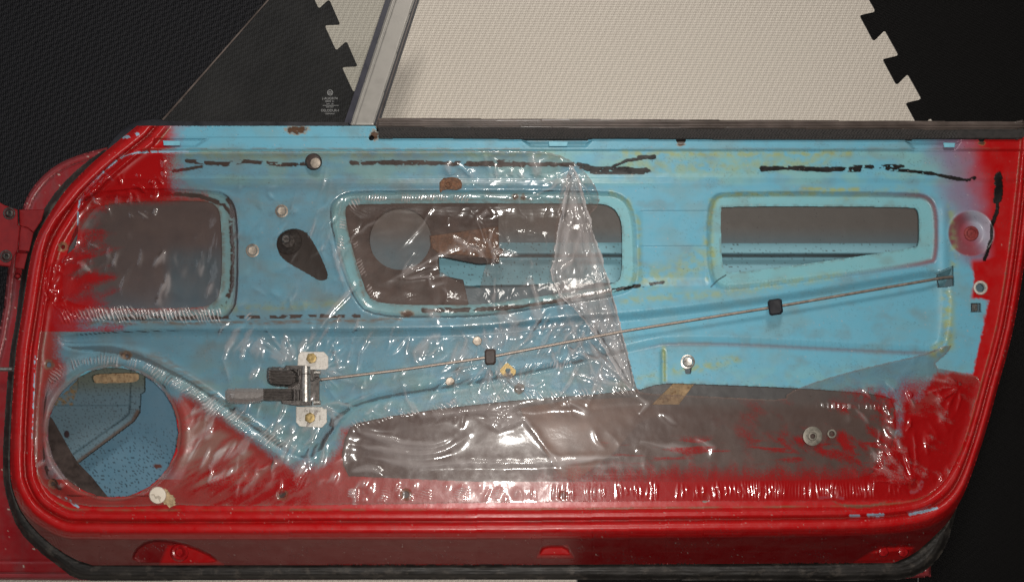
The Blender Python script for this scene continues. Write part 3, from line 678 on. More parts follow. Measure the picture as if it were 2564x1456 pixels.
# ---- parts inside the door
RP = [(845, 490), (1246, 500), (1250, 655), (1200, 660), (1098, 640), (1100, 690), (1150, 800), (900, 800)]
sheet('regulator_plate', M['brown'], (840, 485, 1255, 805), lambda U, V: np.minimum(sdf(RP, U, V, 30), np.hypot(U-1002, V-597)-78), lambda U, V: 62+3*np.sin(U/22.)*ss(1090, 1110, U)+.8*fbm(U/30, V/30, 2), 3, 8, door)
quad('regulator_bracket', [(1076, 590), (1180, 575), (1248, 566), (1250, 650), (1170, 640), (1100, 636), (1080, 620)], 62, 74, 'rust', 1.5)
MB().lathe(1252, 630, [(9, 50), (9, 76), (6, 80)], 16).build('regulator_rivet', M['rust'], door)
quad('regulator_arm', [(925, 740), (1110, 690), (1160, 700), (1180, 790), (930, 790)], 53, 56, 'brown', .6)
sheet('stiffener_beam', M['inner'], (1088, 560, 2400, 720), strip_f([(1092, 608), (2395, 609), (2395, 690), (1092, 716)]),
      lambda U, V: np.interp(V, [600, 609, 612, 634, 638, 646, 664, 700], [48, 48, 49, 50, 41, 30, 36, 40]), 2.5, 14, door,
      lambda U, V: mixc(mixc(np.ones(U.shape+(3,))*np.array([.17, .34, .40]), np.array([.10, .045, .03]), .8*np.exp(-((V-640)/4)**2)), np.array([.05, .06, .06]), ss(.6, .7, pn(U/5, V/5, 3))))  # dark line below the blue band: its shadow painted in
quad('rusty_strap', [(1700, 945), (1750, 945), (1700, 1012), (1632, 1012)], 34, 38, 'tan', .5)
BR = [(194, 950), (215, 905), (362, 905), (360, 979), (351, 985), (348, 1031), (333, 1054), (195, 1157), (150, 1120), (120, 1044), (120, 1014), (160, 985)]
def br_z(U, V):
    a = sdf([(100, 900), (327, 900), (327, 989), (324, 1034), (308, 1049), (182, 1137), (100, 1160)], U, V, 60)
    return 36+3*ss(-1.5, 1.5, -a)-3*ss(-1, 2, sdf([(100, 1014), (326, 1014), (324, 1034), (308, 1049), (182, 1137), (100, 1137)], U, V, 40))+2*ss(985, 965, V)*(U > 195)
def br_c(U, V):
    C = np.ones(U.shape+(3,))*np.array([.105, .17, .21])
    C = mixc(C, np.array([.10, .12, .10]), ss(1000, 950, V)); tn = ss(-2, 2, sdf([(120, 1014), (182, 1014), (194, 970), (196, 940), (150, 940), (110, 1000)], U, V, 40))
    C = mixc(C, np.array([.20, .13, .06]), tn*ss(-.2, .4, fbm(U/12, V/12, 5)+.1)); D, T, Sg, _ = pdist([(345, 1030), (333, 1054), (195, 1157)], U, V, 20)
    C = mixc(C, np.array([.09, .04, .015]), .85*np.exp(-((D-2)/4)**2)); r = np.hypot((U-167)/7, (V-1086)/9); C = mixc(C, np.array([.03, .012, .015]), ss(1.1, .9, r))
    return mixc(C, np.array([.03, .035, .04]), ss(.42, .5, pn(U/4.5, V/4.5, 6))*.7)
SL = ch([(228, 940), (240, 934), (342, 931), (350, 940), (346, 953), (330, 957), (238, 960), (230, 952)], 1)
sheet('door_brace', M['inner'], (110, 900, 370, 1165), lambda U, V: np.minimum(sdf(BR, U, V, 30), -sdf(SL, U, V, 20)), br_z, 2, 5, door, br_c)
quad('brace_pad', [(215, 925), (360, 925), (355, 965), (220, 968)], 24, 27, 'tan', .5)
quad('skin_fold', [(90, 1010), (131, 1047), (152, 1084), (180, 1134), (195, 1157), (232, 1195), (276, 1250), (262, 1290), (80, 1290), (70, 1100)], 44, 52, 'brown', .6)

# ---- latch rod
rod = empty('latch_rod', (.2, 0, .1)); rod.parent = door; rod.location = rod.location-door.location
ry = lambda u: 951+(u-800)*(-258/1575.) + 6*math.sin((u-800)/1575*math.pi)
pts = [(u, {800: 950, 1000: 926}.get(u, 0) or np.interp(u, [800, 1000, 1228, 1560, 1940, 2378], [950, 926, 893, 829, 768, 692]), np.interp(u, [800, 1000, 2250, 2345, 2400], [107, 103, 104, 103, 93])) for u in list(range(800, 2380, 40))+[2395]]
MB().tube(pts, 3.7, 12).build('rod', M['rod'], rod)
def block(u, v, w_, h_, ang, z0, z1):
    c, s_ = math.cos(ang), math.sin(ang); p = []
    for x, y in ((-w_, -h_*.75), (-w_*.7, -h_), (w_*.6, -h_), (w_, -h_*.8), (w_*.95, h_*.7), (w_*.6, h_), (-w_*.75, h_), (-w_, h_*.8)): p.append((u+x*c-y*s_, v+x*s_+y*c))
    return MB().poly(p, z0, z1, 2.2)
block(1942, 768, 18, 20, -.15, 92, 112).build('rubber_guide', M['black'], rod)
block(1228, 893, 14, 20, -.05, 92, 110).build('rubber_guide', M['brown'], rod)

# ---- bolts, caps
def bolt(u, v, r, z, mat='bolt', name='bolt', rot=.3, label=None):
    m = MB().lathe(u, v, [(r*1.18, z), (r*1.2, z+1), (r*1.05, z+1.4), (r*.9, z+1.5)], 28, cap=False)
    m.lathe(u, v, [(r*.9, z+1.2), (r*.92, z+4.6), (r*.78, z+5.6)], 6, rot, cap=False); m.lathe(u, v, [(r*.8, z+5.3), (r*.72, z+5.9), (r*.5, z+5.7), (r*.18, z+5.3)], 24)
    o = m.build(name, M[mat], door); 
    if label: o['label'] = label
    return o
bolt(705, 528, 13.5, 101.5); bolt(632, 627, 14, 101.5); bolt(1195, 853, 14, 92); bolt(1127, 955, 14, 92); bolt(1722, 905, 15, 101.5, 'steel')
m = MB().lathe(785, 405, [(21, 102), (21.5, 109), (17, 113.5), (10, 114.5)], 26); m.build('dowel_cap', M['brown'], door)
MB().lathe(790, 408, [(13, 112), (12.5, 115.3), (5, 115.8)], 20).build('dowel_pin', M['bolt'], door)
quad('trim_clip', ch([(1100, 447), (1142, 442), (1158, 455), (1155, 477), (1108, 474), (1101, 486)], 1), 103, 108.5, 'rust', 1.2)
m = MB().lathe(1122, 460, [(9, 108.3), (8, 110.3), (5, 110), (3, 107.5)], 16); m.build('clip_boss', M['rust'], door)
for a, b_, c, d in ((408, 352, 452, 364), (1373, 354, 1422, 366), (2362, 357, 2392, 369)):
    quad('clip_tab', [(a, b_), (c, b_+1), (c-2, d), (a+2, d)], 103, 109, 'plate' if False else 'steel', .5).data.materials[0] = M['tab'] if 'tab' in M else M['steel']
M['tab'] = plain('blue_tab_paint', (.16, .40, .50), .4, 0, .1, 120, .1)
for o in door.children:
    if o.name.startswith('clip_tab'): o.data.materials[0] = M['tab']
rr_ = MB().lathe(2432, 584, [(19, 93), (17, 94.5), (12, 94.8), (10, 93.5), (4, 93.8)], 22).build('cup_screw', plain('red_screw', (.20, .03, .03), .5, .1, .4, 300, .3), door)
m = MB(); m.lathe(2455, 720, [(17, 101.8), (16.5, 103.6), (12.5, 103.8), (11.5, 101)], 26, cap=False); m.build('eyelet', M['plate'], door)
quad('lock_tab', [(2433, 760), (2447, 760), (2448, 776), (2444, 779), (2434, 779)], 80, 92, 'steel', .5)
MB().poly([(2347, 686), (2384, 671), (2376, 690), (2350, 695)], 84, 92).poly([(2348, 702), (2372, 698), (2364, 716), (2352, 718)], 84, 92).build('latch_bracket', plain('dirty_blue_steel', (.06, .14, .17), .5), door, smooth=False)
MB().lathe(449, 1381, [(24, 49), (22, 52), (17, 54), (12, 53), (8, 50)], 24).build('sill_plug', plain('wet_red', (.32, .008, .01), .18, 0, .3, 200, .3), door)
MB().lathe(2212, 1380, [(14, 56), (11, 60), (4, 61)], 16).build('sill_bump', bpy.data.materials['wet_red'], door)
MB().lathe(2262, 1381, [(14, 56), (11, 60), (4, 61)], 16).build('sill_bump', bpy.data.materials['wet_red'], door)

# ---- inner release handle
hd = empty('release_handle', (-.27, -.12, .1)); hd.parent = door; hd.location = hd.location-door.location
quad('mounting_plate', [(752, 880), (811, 880), (822, 892), (822, 920), (816, 925), (748, 925), (745, 915), (746, 890)], 94, 97.5, 'plate', .6, hd)
quad('mounting_plate', [(741, 1017), (806, 1018), (811, 1023), (818, 1022), (819, 1056), (806, 1070), (750, 1067), (741, 1056)], 94, 97.5, 'plate', .6, hd)
for a, b_, rt in ((780, 896, .2), (776, 1045, .5)):
    m = MB().lathe(a, b_, [(14, 97.4), (14, 101.5), (12, 102.6)], 6, rt, cap=False); m.lathe(a, b_, [(12.2, 102.4), (10, 102.9), (4, 102.5)], 24); m.build('yellow_bolt', M['gold'], hd)
text('171 837 075', 779, 1031, 5.4, 97.6, 'stamp', hd, name='stamped_mark'); text('C', 751, 1052, 7, 97.6, 'stamp', hd, name='stamped_mark'); text('P', 801, 1053, 8, 97.6, 'stamp', hd, name='stamped_mark'); text('B', 801, 1044, 6, 97.6, 'stamp', hd, name='stamped_mark')
G1 = ch([(667, 923), (673, 917), (744, 920), (744, 968), (678, 964), (668, 957)], 1)
sheet('lever_grip', M['pit'], (660, 912, 750, 972), strip_f(G1), lambda U, V: 108+9*ss(0, 5, sdf(G1, U, V, 20))+1.5*np.sin((V-(U-667)*.03-918)*2*np.pi/6.6)*ss(672, 676, U)*ss(0, 4, sdf(G1, U, V, 20)), .8, 12, hd)
G2 = ch([(563, 985), (564, 976), (572, 972), (655, 972), (730, 971), (730, 1002), (661, 1001), (644, 1009), (576, 1010), (565, 1003)], 1)
sheet('lever_tongue', M['chrome'], (556, 966, 662, 1014), lambda U, V: np.minimum(sdf(G2, U, V, 20), 659-U), lambda U, V: 106+8*np.sqrt(np.clip(sdf(G2, U, V, 20)/13, 0, 1))-3*ss(590, 566, U)+.25*fbm(U/5, V/5, 2)*ss(990, 1006, V), .9, 6, hd)
G3 = [(658, 971), (731, 971), (731, 1002), (658, 1002)]
sheet('ribbed_pad', M['pit'], (655, 968, 735, 1005), strip_f(G3), lambda U, V: 113+1.2*np.sin((V-971)*2*np.pi/6.4), .8, 8, hd)
MB().tube([(766, 917, 116), (766, 1006, 116)], 11, 20).build('pivot_barrel', M['steel'], hd)
MB().tube([(766, 936, 116), (766, 938, 116)], 11.6, 20).build('barrel_collar', M['dark'], hd)
quad('side_plate', [(703, 1003), (722, 1001), (782, 1003), (781, 1014), (745, 1016), (706, 1010)], 94, 114, 'dark', 1, hd)
quad('side_plate', [(712, 921), (716, 914), (764, 914), (776, 920), (776, 924), (712, 924)], 94, 114, 'dark', 1, hd)
quad('base_cup', [(720, 924), (790, 924), (800, 940), (800, 1000), (790, 1004), (722, 1004)], 93, 96, 'dark', .6, hd)
for x, y0, y1, r in ((748, 926, 940, 3.5), (747, 975, 1003, 4), (738, 975, 1002, 3.2), (754, 950, 1000, 3)):
    MB().tube([(x, y0, 112), (x, y1, 112)], r, 10).build('linkage_pin', M['dark'], hd)
MB().tube([(787, 932, 104), (803, 932, 104)], 5.5, 14).build('pin_end', M['steel'], hd); MB().tube([(786, 1007, 106), (803, 1007, 106)], 6, 14).build('pin_end', M['steel'], hd)
MB().tube([(u, 948+5*math.sin((u-776)/4.), 110+3*math.cos((u-776)/4.)) for u in np.linspace(776, 806, 40)], 1.4, 6).build('return_spring', M['dark'], hd)
# ---- window crank spindle
cs = MB().lathe(722, 604, [(34, 82), (32, 92), (22, 97), (17, 99), (15, 101)], 28); cs.lathe(716, 598, [(11, 98), (11, 112), (9, 113.5), (4, 113.3), (3.5, 108)], 22); cs.build('crank_spindle', M['dark'], door)
quad('spindle_plate', [(680, 560), (790, 560), (835, 700), (800, 715), (690, 660)], 74, 78, 'brown', .6).data.materials[0] = plain('near_black_brown', (.02, .013, .010), .6)  # plate under the crank hole coloured near black

# ================================================================== PLASTIC SHEET
FILM = ch([(350, 382), (700, 379), (1340, 377), (1395, 386), (1432, 402), (1468, 432), (1497, 476), (1502, 510), (1470, 545), (1482, 580), (1530, 722), (1558, 832), (1592, 968), (1604, 984), (1720, 989), (1850, 996), (1967, 1001), (1971, 982),
           (2066, 946), (2201, 911), (2309, 888), (2384, 858), (2376, 880), (2330, 918), (2400, 930), (2462, 946), (2440, 1004), (2417, 1094), (2381, 1184), (2336, 1233), (2280, 1252), (1851, 1252), (1300, 1256), (900, 1262), (520, 1266), (440, 1262),
           (310, 1268), (200, 1266), (140, 1245), (95, 1200), (82, 1116), (86, 1000), (95, 860), (104, 800), (110, 680), (125, 660), (184, 627), (195, 600), (198, 505), (218, 472), (264, 428), (305, 393)], 1)
TORN = [(1098, 642), (1150, 646), (1212, 643), (1220, 652), (1209, 690), (1202, 721), (1168, 714), (1120, 690), (1098, 676), (1094, 655)]
FH = circ(284, 1082, 164, 70, 163, 2.6, 8)
FH = [(u+(6*max(0, math.sin(math.atan2(v-1082, u-283)*1+.3)) if False else 0), v) for u, v in FH]
def film_f(U, V):
    F = sdf(FILM, U+wob(U, V, 2.5, 9, 4), V+wob(U, V, 2.0, 11, 6)); F = np.minimum(F, -sdf(FH, U, V, 20)); return np.minimum(F, -sdf(TORN, U, V, 20))
rs = np.random.RandomState(5)
CRE = []      # (points, amplitude mm, half width px)
def cr_(pts, a, w_): CRE.append((pts, a*.95, w_*1.45))
for p in ([(884, 1081), (921, 1085), (976, 1103), (1049, 1114), (1108, 1107), (1141, 1085)], [(877, 1110), (957, 1125), (1060, 1140), (1123, 1125), (1178, 1085)], [(866, 1132), (976, 1153), (1060, 1167), (1159, 1156), (1248, 1160), (1394, 1155), (1504, 1145), (1596, 1140)],
          [(870, 1180), (930, 1168), (960, 1190)]):
    cr_(ch(p, 2, False), 3.6, 7)
cr_([(1178, 1037), (1248, 1074), (1313, 1048), (1380, 1135), (1430, 1205)], 1.6, 5); cr_([(1313, 1048), (1250, 1030), (1190, 1025)], 2, 6)
cr_(ch([(1040, 1050), (1120, 1035), (1240, 1020), (1330, 1010)], 1, False), 2, 7)
cr_([(1400, 1020), (1430, 1010), (1480, 1035)], 1.6, 6); cr_([(1590, 990), (1620, 1010), (1600, 1040)], 2, 6); cr_([(1740, 1090), (1785, 1120), (1780, 1150)], 2, 7); cr_([(1600, 1100), (1680, 1120), (1760, 1130)], 1.8, 8); cr_([(1650, 1030), (1700, 1065)], 2, 6)
for p in ([(898, 705), (850, 750), (786, 819)], [(905, 700), (862, 748), (800, 815)], [(819, 569), (842, 655), (866, 734)], [(834, 575), (855, 655), (880, 725)], [(870, 605), (920, 565), (960, 545)], [(985, 640), (1060, 560), (1090, 500)], [(1000, 680), (1080, 650), (1140, 620), (1225, 625)],
          [(1010, 672), (1090, 665), (1100, 640)], [(1020, 700), (1075, 690), (1078, 712), (1120, 705)], [(1180, 600), (1225, 605), (1240, 640), (1215, 690)], [(1190, 545), (1220, 530), (1235, 545)], [(960, 705), (1000, 690), (1040, 672)], [(1160, 640), (1190, 620), (1225, 655)],
          [(1245, 680), (1240, 700), (1235, 780)], [(1265, 745), (1330, 700), (1345, 740), (1350, 800)], [(1320, 700), (1345, 745), (1360, 790)], [(1180, 838), (1330, 822), (1480, 806)], [(1270, 800), (1255, 770)], [(1400, 800), (1360, 850), (1340, 900)], [(1410, 770), (1450, 850), (1500, 960)],
          [(1470, 850), (1520, 910), (1575, 965)], [(1480, 820), (1530, 880), (1570, 950)], [(1150, 828), (1170, 850), (1150, 890)], [(1060, 925), (1040, 900), (1035, 880), (1062, 850)], [(1100, 935), (1130, 900), (1150, 850)], [(570, 860), (560, 900), (575, 960)], [(640, 820), (585, 880), (580, 900)],
          [(830, 850), (845, 910), (850, 925)], [(620, 958), (645, 920), (652, 905)], [(700, 920), (712, 890)], [(685, 1080), (705, 1030), (712, 1010)], [(840, 1080), (832, 1030), (815, 1020)], [(905, 1190), (890, 1225), (885, 1260)], [(1030, 1000), (1045, 1030), (1060, 1050)], [(860, 1015), (930, 985), (960, 960)],
          [(1000, 940), (1020, 1000), (1040, 1040)], [(1300, 1010), (1260, 1040), (1180, 1030)]):
    cr_(p, 1.5, 4.2)
for p in ([(1040, 885), (1072, 848), (1112, 838)], [(1235, 780), (1285, 800), (1290, 852)], [(1060, 770), (1095, 792), (1092, 812)], [(562, 885), (580, 850), (602, 820)], [(1325, 757), (1352, 802)], [(1390, 700), (1440, 640), (1455, 560)],
          [(1485, 800), (1500, 850)], [(1140, 905), (1175, 870)], [(1115, 400), (1130, 440)], [(1330, 385), (1345, 425), (1340, 450)], [(700, 1160), (720, 1100), (735, 1080)], [(905, 1225), (915, 1190)], [(1215, 1040), (1255, 1060), (1300, 1045)]):
    cr_(p, 2.1, 7.5)
def scatter(nn, box, ang, da, l0, l1, a, w_, seed, ok=None):
    r = np.random.RandomState(seed)
    for _ in range(nn):
        u = r.uniform(box[0], box[2]); v = r.uniform(box[1], box[3]); t = math.radians(ang+da*r.randn()); l = r.uniform(l0, l1)
        du, dv = math.cos(t)*l/2, -math.sin(t)*l/2; b_ = r.uniform(-.2, .2)*l
        cr_([(u-du, v-dv), (u-b_*math.sin(t)*.6, v-b_*math.cos(t)*.6), (u+du, v+dv)], a*r.uniform(.4, 1.3), w_*r.uniform(.7, 1.5))
scatter(18, (200, 640, 560, 775), 82, 7, 40, 90, 1.3, 3.4, 51)
scatter(26, (600, 430, 870, 780), 62, 10, 50, 130, .9, 2.8, 52)
scatter(22, (480, 810, 1100, 900), 66, 9, 40, 110, 1.4, 3.2, 53)
scatter(90, (470, 1000, 850, 1230), 58, 12, 30, 90, 1.5, 4.0, 1)
scatter(46, (590, 820, 1120, 1000), 62, 22, 25, 80, 1.0, 4.0, 2)
def fan(cx, cy, n_, a0, a1, l0, l1, a, w_, seed, gap=6):
    r = np.random.RandomState(seed)
    for k in range(n_):
        t = math.radians(a0+(a1-a0)*(k+r.uniform(-.3, .3))/max(1, n_-1)); l = r.uniform(l0, l1); b_ = r.uniform(-.08, .08)*l
        c, s_ = math.cos(t), -math.sin(t)
        cr_([(cx+c*gap, cy+s_*gap), (cx+c*l*.5-s_*b_, cy+s_*l*.5+c*b_), (cx+c*l, cy+s_*l)], a*r.uniform(.6, 1.3), w_*r.uniform(.7, 1.4))
fan(1228, 905, 9, 200, 330, 40, 150, 1.6, 3.0, 31); fan(1228, 880, 6, 40, 140, 40, 110, 1.5, 3.0, 32); fan(1222, 632, 12, 0, 360, 35, 110, 1.4, 2.8, 33); fan(1585, 968, 10, 95, 165, 70, 230, 1.7, 3.2, 34)
fan(1438, 432, 9, 200, 300, 50, 190, 1.5, 3.0, 35); fan(800, 925, 8, -60, 60, 50, 130, 1.5, 3.2, 36); fan(800, 1010, 8, 190, 350, 50, 120, 1.6, 3.4, 37); fan(1303, 972, 7, 20, 160, 25, 80, 1.3, 2.8, 38)
fan(2288, 1213, 9, 90, 175, 50, 170, 1.8, 3.2, 39); fan(2405, 965, 7, 150, 260, 40, 120, 1.7, 3.2, 40); fan(740, 905, 7, 100, 170, 60, 150, 1.4, 3.2, 41); fan(1000, 700, 7, 10, 60, 60, 180, 1.2, 2.8, 42)
scatter(30, (1060, 800, 1580, 980), 62, 12, 50, 140, 1.6, 3.0, 3)
scatter(12, (1180, 790, 1580, 1000), -62, 10, 40, 110, 1.5, 3.0, 23)
scatter(34, (1100, 520, 1420, 770), 60, 55, 20, 60, 1.0, 3.6, 4)
scatter(26, (590, 440, 860, 770), 60, 35, 20, 50, .8, 4, 5)
scatter(34, (200, 400, 420, 540), -60, 35, 12, 45, 1.7, 3.2, 6)
scatter(26, (120, 560, 240, 770), 50, 60, 12, 40, 1.7, 3.2, 7)
scatter(16, (1150, 380, 1450, 500), 90, 40, 15, 50, 1.0, 3.4, 8)
scatter(18, (250, 560, 560, 770), 65, 20, 25, 80, .8, 5, 9)
scatter(20, (860, 1215, 1300, 1258), 78, 10, 20, 44, 1.6, 4, 10)
scatter(44, (2140, 960, 2400, 1230), -52, 28, 20, 80, 1.6, 4.2, 11)
scatter(9, (1500, 1030, 2150, 1160), -25, 40, 25, 80, .8, 7, 12)
scatter(20, (90, 1130, 210, 1250), 40, 60, 10, 34, 1.6, 3.5, 13)
scatter(24, (880, 1000, 1300, 1060), 60, 40, 15, 40, 1.4, 3.6, 14)
PLE = [([(145, 788), (340, 786), (560, 790)], 24, 9.5, 1.9, -.6, 1), ([(560, 792), (820, 796), (1100, 788)], 18, 17, .7, .35, 2), ([(1290, 1232), (1560, 1230), (1800, 1228), (2120, 1228), (2260, 1222)], 24, 13, 1.25, .02, 3), ([(860, 1232), (1290, 1236)], 20, 30, 1.1, .1, 4),
       ([(430, 948), (520, 1010), (610, 1065), (710, 1120)], 24, 8.5, 1.25, -.25, 5), ([(120, 960), (150, 925), (200, 905), (280, 900), (360, 912), (440, 965)], 20, 8, 1.0, -.2, 6), ([(870, 1062), (1000, 1040), (1180, 1000), (1340, 985), (1600, 978)], 13, 11, 1.0, -.05, 7),
       ([(850, 640), (860, 530), (905, 496), (1180, 494)], 13, 7, .6, -.1, 8), ([(2020, 1012), (2110, 1016), (2210, 1020)], 9, 13, 1.2, -.2, 9), ([(880, 560), (900, 660), (940, 760)], 12, 8, .6, .0, 10), ([(1180, 945), (1280, 925), (1440, 905)], 13, 9, .8, .0, 11), ([(1820, 1226), (2200, 1226)], 22, 7.5, .8, -.3, 12)]
def film_z(U, V):
    zp = relief(U, V)
    z = np.maximum(blur(zp, 5)+1.0, zp+.9)
    hole = np.zeros(U.shape)
    for h in (HA, HB, HE): hole = np.maximum(hole, ss(0, 40, sdf(h, U, V, 60)))
    hE = ss(0, 40, sdf(HE, U, V, 60)); z = z+hole*(-3.5+2.0*fbm(U/80, V/60, 7, 2)*(1-hE)+1.6*fbm(U/230, V/110, 7, 2)*hE)
    w_ = np.zeros(U.shape); wp = np.zeros(U.shape)
    for pts, hw, lam, A, th, sd in PLE:
        D, T, Sg, Ln = pdist(pts, U, V, hw*2.2)
        ph = T/lam+.7*fbm(U/30, V/60, 20+sd, 2)+Sg*.006*lam*math.sin(sd*2.1)+.25*pn(T/6, Sg/40, sd)
        s_ = (.5+.5*np.sin(2*np.pi*ph))**1.6; en = np.exp(-(D/(hw*(.72+.45*pn(T/23, sd+.5+0*T, sd))))**4)*ss(0, 12, T)*ss(0, 12, Ln-T)
        k_ = s_*en*ss(th-.1, th+.25, fbm(T/45, Sg/200, 30+sd, 2)+.1)*(D < hw*2.1); w_ += .7*A*k_; wp += k_
    for pts, a, wd in CRE:
        p = np.array(pts); mg = wd*4; m = (U > p[:, 0].min()-mg) & (U < p[:, 0].max()+mg) & (V > p[:, 1].min()-mg) & (V < p[:, 1].max()+mg)
        ii = np.nonzero(m); 
        if not len(ii[0]): continue
        u, v = U[ii], V[ii]; D, T, Sg, Ln = pdist(pts, u+1.6*pn(u/26, v/26, 3), v+1.6*pn(u/26, v/26, 9), mg)
        w_[ii] += a*np.exp(-(D/wd)**1.5)*np.sin(np.pi*np.clip(T/Ln, .02, .98))**.7*(1+.0*D)
    # crumpled facets in the middle
    cr = ss(-60, 10, sdf([(1180, 380), (1460, 380), (1600, 980), (1180, 1000), (1100, 800)], U, V, 60))*.2+.03+.15*ss(2150, 2260, U)
    cr = cr*(1-.8*ss(-5, 25, sdf(HE, U, V, 30)))
    q1 = U+14*fbm(U/50, V/50, 62, 2); q2 = V+14*fbm(U/50, V/50, 63, 2)
    rid = 1-np.abs(pn(q1/62, q2/88, 61))*2.6; rid2 = 1-np.abs(pn(q1/30+q2/60, q2/40, 65))*2.4
    w_ += cr*(2.2*np.clip(rid, 0, 1)**2+.7*np.clip(rid2, 0, 1)**2)
    w_ += .8*fbm(U/120, V/90, 73, 2)*ss(0, 30, sdf(FILM, U, V, 60))
    global WR, WP; WR = w_; WP = wp
    edge = ss(0, 7, sdf(FILM, U, V, 20))
    return z+np.maximum(w_, -.6)*(.35+.65*edge)
def film_c(U, V):
    h = .13+.07*fbm(U/60, V/60, 81, 3)+.22*ss(.5, 2.2, WR)+.24*ss(.25, .95, WP)*(1+.9*(V < 830))  # folds scatter more, and extra whitening paints in their glints
    ef = np.minimum(sdf(FILM, U, V, 20), np.minimum(np.hypot(U-283, V-1082)-167, 30)); h = h+.22*np.exp(-(ef/3.)**2)
    h = h*(1-.8*ss(-3, 3, sdf(HG, U, V, 20)))
    h = h+.40*ss(-.25, .35, fbm((U*.55+V*.83)/26, (U*.83-V*.55)/130, 99, 3)+.05)*ss(-6, 20, sdf([(452, 990), (560, 1070), (690, 1165), (640, 1215), (420, 1225), (456, 1100)], U, V, 30))
    for hh in (HB, HE, HA): h = h-.005*ss(-4, 10, sdf(hh, U, V, 30))
    dbl = sdf([(1300, 1020), (1420, 1000), (1600, 992), (1700, 1020), (1600, 1060), (1540, 1130), (1440, 1205), (1400, 1190), (1313, 1048)], U, V, 60)
    h = h+.50*ss(-1, 3, dbl)*ss(1720, 1420, U)*(.75+.5*fbm(U/50, V/50, 5))
    h = h+.10*ss(-2, 2, sdf([(1410, 420), (1600, 980), (1450, 980), (1375, 700)], U, V, 30))
    for pts, hw, lam, A, th, sd in PLE:
        D, T, Sg, Ln = pdist(pts, U, V, hw*2.2); h = h+.03*np.exp(-(D/hw)**2)
    # red overspray on the film
    r = np.zeros(U.shape)
    a = .22; s1 = U*math.cos(a)-V*math.sin(a); s2 = U*math.sin(a)+V*math.cos(a)
    st = fbm(s1/110, s2/34, 83, 4)+.35*fbm(U/30, V/30, 84, 3)
    left = ss(75, -60, U-(205+125*st+60*ss(720, 780, V)*0+.12*(V-600)))*(V < 900)+ss(520, 480, V)*ss(470, 385, U+26*fbm(U/40, V/30, 82, 3))
    r = np.maximum(r, np.clip(left, 0, 1)*(V < 830))
    a = -.62; s1 = U*math.cos(a)-V*math.sin(a); s2 = U*math.sin(a)+V*math.cos(a)
    a = .62; t1 = U*math.cos(a)+V*math.sin(a); t2 = -U*math.sin(a)+V*math.cos(a)
    st = fbm(t1/110, t2/42, 85, 4)+.3*fbm(U/30, V/30, 89, 3)
    rt = .85*ss(-.12, .55, st+.33*ss(2000, 2380, U)-.10)*ss(1760, 2000, U)*ss(985, 1040, V)
    rt = np.maximum(rt, ss(1150, 1215, V+26*fbm(U/22, V/60, 86))*ss(1240, 1700, U)*.9)
    rt = np.maximum(rt, ss(2235, 2275, U+16*st)*.9*ss(930, 990, V)*ss(-.4, .1, st+.1)); r = np.maximum(r, rt)
    st2 = fbm((U*.55+V*.83)/22, (U*.83-V*.55)/120, 87, 3); lf = ss(-.1, .45, st2+.12)*ss(450, 490, U)*ss(800, 760, U)*ss(1130, 1200, V)
    r = np.maximum(r, lf*.7)
    md = ss(.12, .4, fbm(U/120, V/18, 88, 3)+.05)*ss(1450, 1600, U)*ss(1085, 1110, V)*ss(1170, 1140, V)*.6; r = np.maximum(r, md)
    r = np.maximum(r, .75*np.exp(-((sdf(HE, U, V, 60)-4)/20)**2)*ss(2080, 2200, U)*ss(-.4, .2, fbm(U/25, V/25, 91, 3)))
    r = np.clip(r+r*(1-r)*2.2*pn(U/3.1, V/3.1, 92), 0, 1)
    cov = h*(1-r)+r*(.62*(1-h)+h)
    rf = r*.8/np.maximum(cov, .05); return np.stack([np.clip(cov, 0, .95), np.clip(rf, 0, 1), np.clip(.55*ss(.4, 1.8, WR)+.6*ss(.2, .9, WP), 0, 1)], -1)
ps = sheet('plastic_sheet', M['film'], (76, 370, 2470, 1276), film_f, film_z, 1.8, None, None, film_c)
tag(ps, 'clear crinkled plastic sheet stuck over the inner panel, with red overspray', 'plastic sheet')
FLAP = ch([(1440, 418), (1478, 556), (1530, 718), (1558, 832), (1592, 962), (1578, 978), (1545, 930), (1500, 850), (1455, 790), (1412, 752), (1375, 698), (1392, 620), (1396, 569), (1412, 518), (1421, 411)], 1)
sheet('folded_flap', M['film'], (1365, 400, 1600, 985), lambda U, V: sdf(FLAP, U+wob(U, V, 4, 12, 2)+wob(U, V, 9, 60, 7), V), lambda U, V: film_z(U, V)+2.2+1.3*np.clip(1-np.abs(pn(U/34, V/75, 45))*2.6, 0, 1)**2+1.5*np.exp(-((sdf(FLAP, U, V, 60)-24)/9)**2)*ss(-.3, .3, pn(V/40, V/90, 47))+1.5*np.exp(-((sdf(FLAP, U, V, 20)-6)/4)**2), 1.8, None, ps, lambda U, V: np.stack([.21+.14*fbm(U/26, V/60, 3)+.3*np.exp(-(sdf(FLAP, U, V, 20)/3)**2)+.12*np.exp(-((sdf(FLAP, U, V, 60)-24)/9)**2), 0*U, 1+0*U], -1))

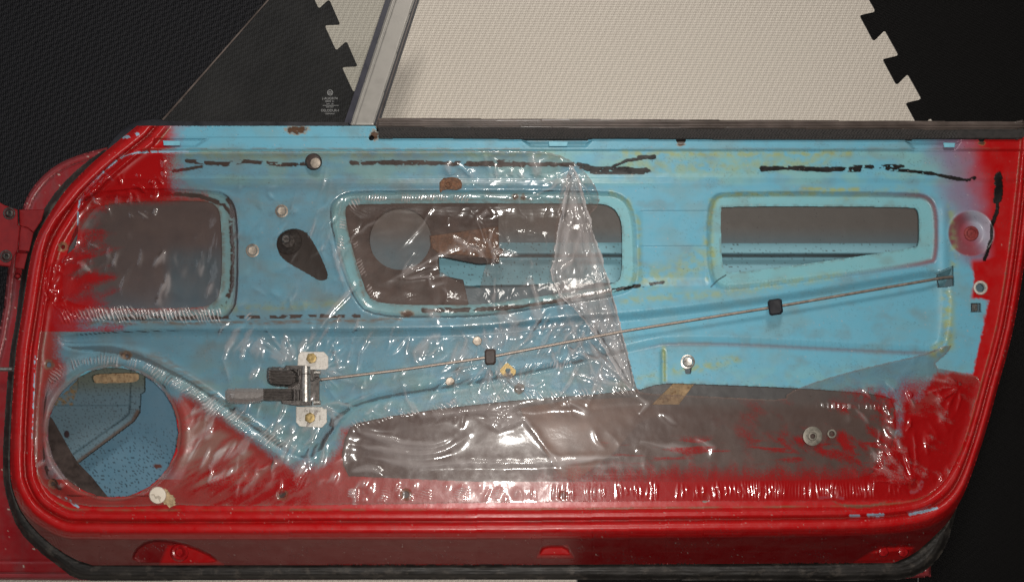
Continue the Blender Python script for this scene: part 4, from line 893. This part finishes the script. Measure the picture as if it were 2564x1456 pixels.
# ================================================================== LOOSE THINGS
zf = 103.6
m = MB(); m.lathe(2035, 1091, [(24, zf), (24, zf+1.5), (22, zf+1.9), (11, zf+1.6), (10, zf+3.2), (6.5, zf+3.4), (6, zf)], 36, cap=False)
tag(m.build('washer', M['wash']), 'large round steel washer lying on the plastic sheet, left of the small nut', 'washer')
m = MB(); m.lathe(2083, 1085, [(12.5, zf), (12.5, zf+5), (11, zf+6)], 6, .2, cap=False); m.lathe(2083, 1085, [(11, zf+5.9), (7.5, zf+6), (6.5, zf+5), (6.5, zf)], 18, cap=False)
tag(m.build('nut', M['wash']), 'small hexagonal steel nut lying on the plastic sheet, right of the washer', 'nut')
# gold clip nut
zc = 96
cn = MB(); A0 = math.radians(42)
def rp(x, y, u=1272, v=928, a=A0): return (u+x*math.cos(a)-y*math.sin(a), v+x*math.sin(a)+y*math.cos(a))
for k in range(24):
    a0, a1 = 2*math.pi*k/24, 2*math.pi*(k+1)/24
    def sq(a): 
        c, s_ = math.cos(a), math.sin(a); q = 14.5/max(abs(c), abs(s_)); return rp(q*c, q*s_)
    cn.poly([rp(7*math.cos(a0), 7*math.sin(a0)), sq(a0), sq(a1), rp(7*math.cos(a1), 7*math.sin(a1))], zc+2, zc+4)
cn.poly([rp(-17, -11), rp(-14.6, -13), rp(-14.6, 13), rp(-17, 11)], zc, zc+6); cn.poly([rp(14.6, -13), rp(18, -8), rp(18, 8), rp(14.6, 13)], zc, zc+6); cn.poly([rp(-13, 13), rp(13, 13), rp(12, 17), rp(-12, 17)], zc, zc+2.2)
tag(cn.build('clip_nut', M['gold'], smooth=False), 'square gold coloured clip nut lying on the plastic below the rod guide', 'clip nut')
# white plug and torn board
pg = MB().lathe(395, 1239, [(22, 102.5), (22, 108), (20, 110.5), (12, 111.2)], 36)
pl = pg.build('plastic_plug', M['white']); tag(pl, 'round off-white nylon plug with a torn cap below the speaker opening', 'plug')
MB().poly([(376, 1237), (386, 1235), (389, 1242), (397, 1239), (404, 1244), (401, 1250), (404, 1258), (398, 1252), (396, 1245), (389, 1247), (385, 1239)], 110.9, 111.8).build('cap_tear', plain('nylon_shade', (.42, .36, .29), .6), pl, smooth=False)
pc = sheet('torn_board', M['paper'], (400, 1215, 445, 1278), lambda U, V: sdf([(412, 1222), (420, 1228), (424, 1236), (434, 1240), (439, 1250), (438, 1264), (424, 1270), (414, 1262), (405, 1255), (414, 1248)], U+wob(U, V, 4, 6, 3), V+wob(U, V, 4, 6, 8)), lambda U, V: 106.3+1.2*fbm(U/9, V/9, 3), 1.2, 1.5)
tag(pc, 'small torn tan fibreboard scrap beside the white plug', 'board scrap')
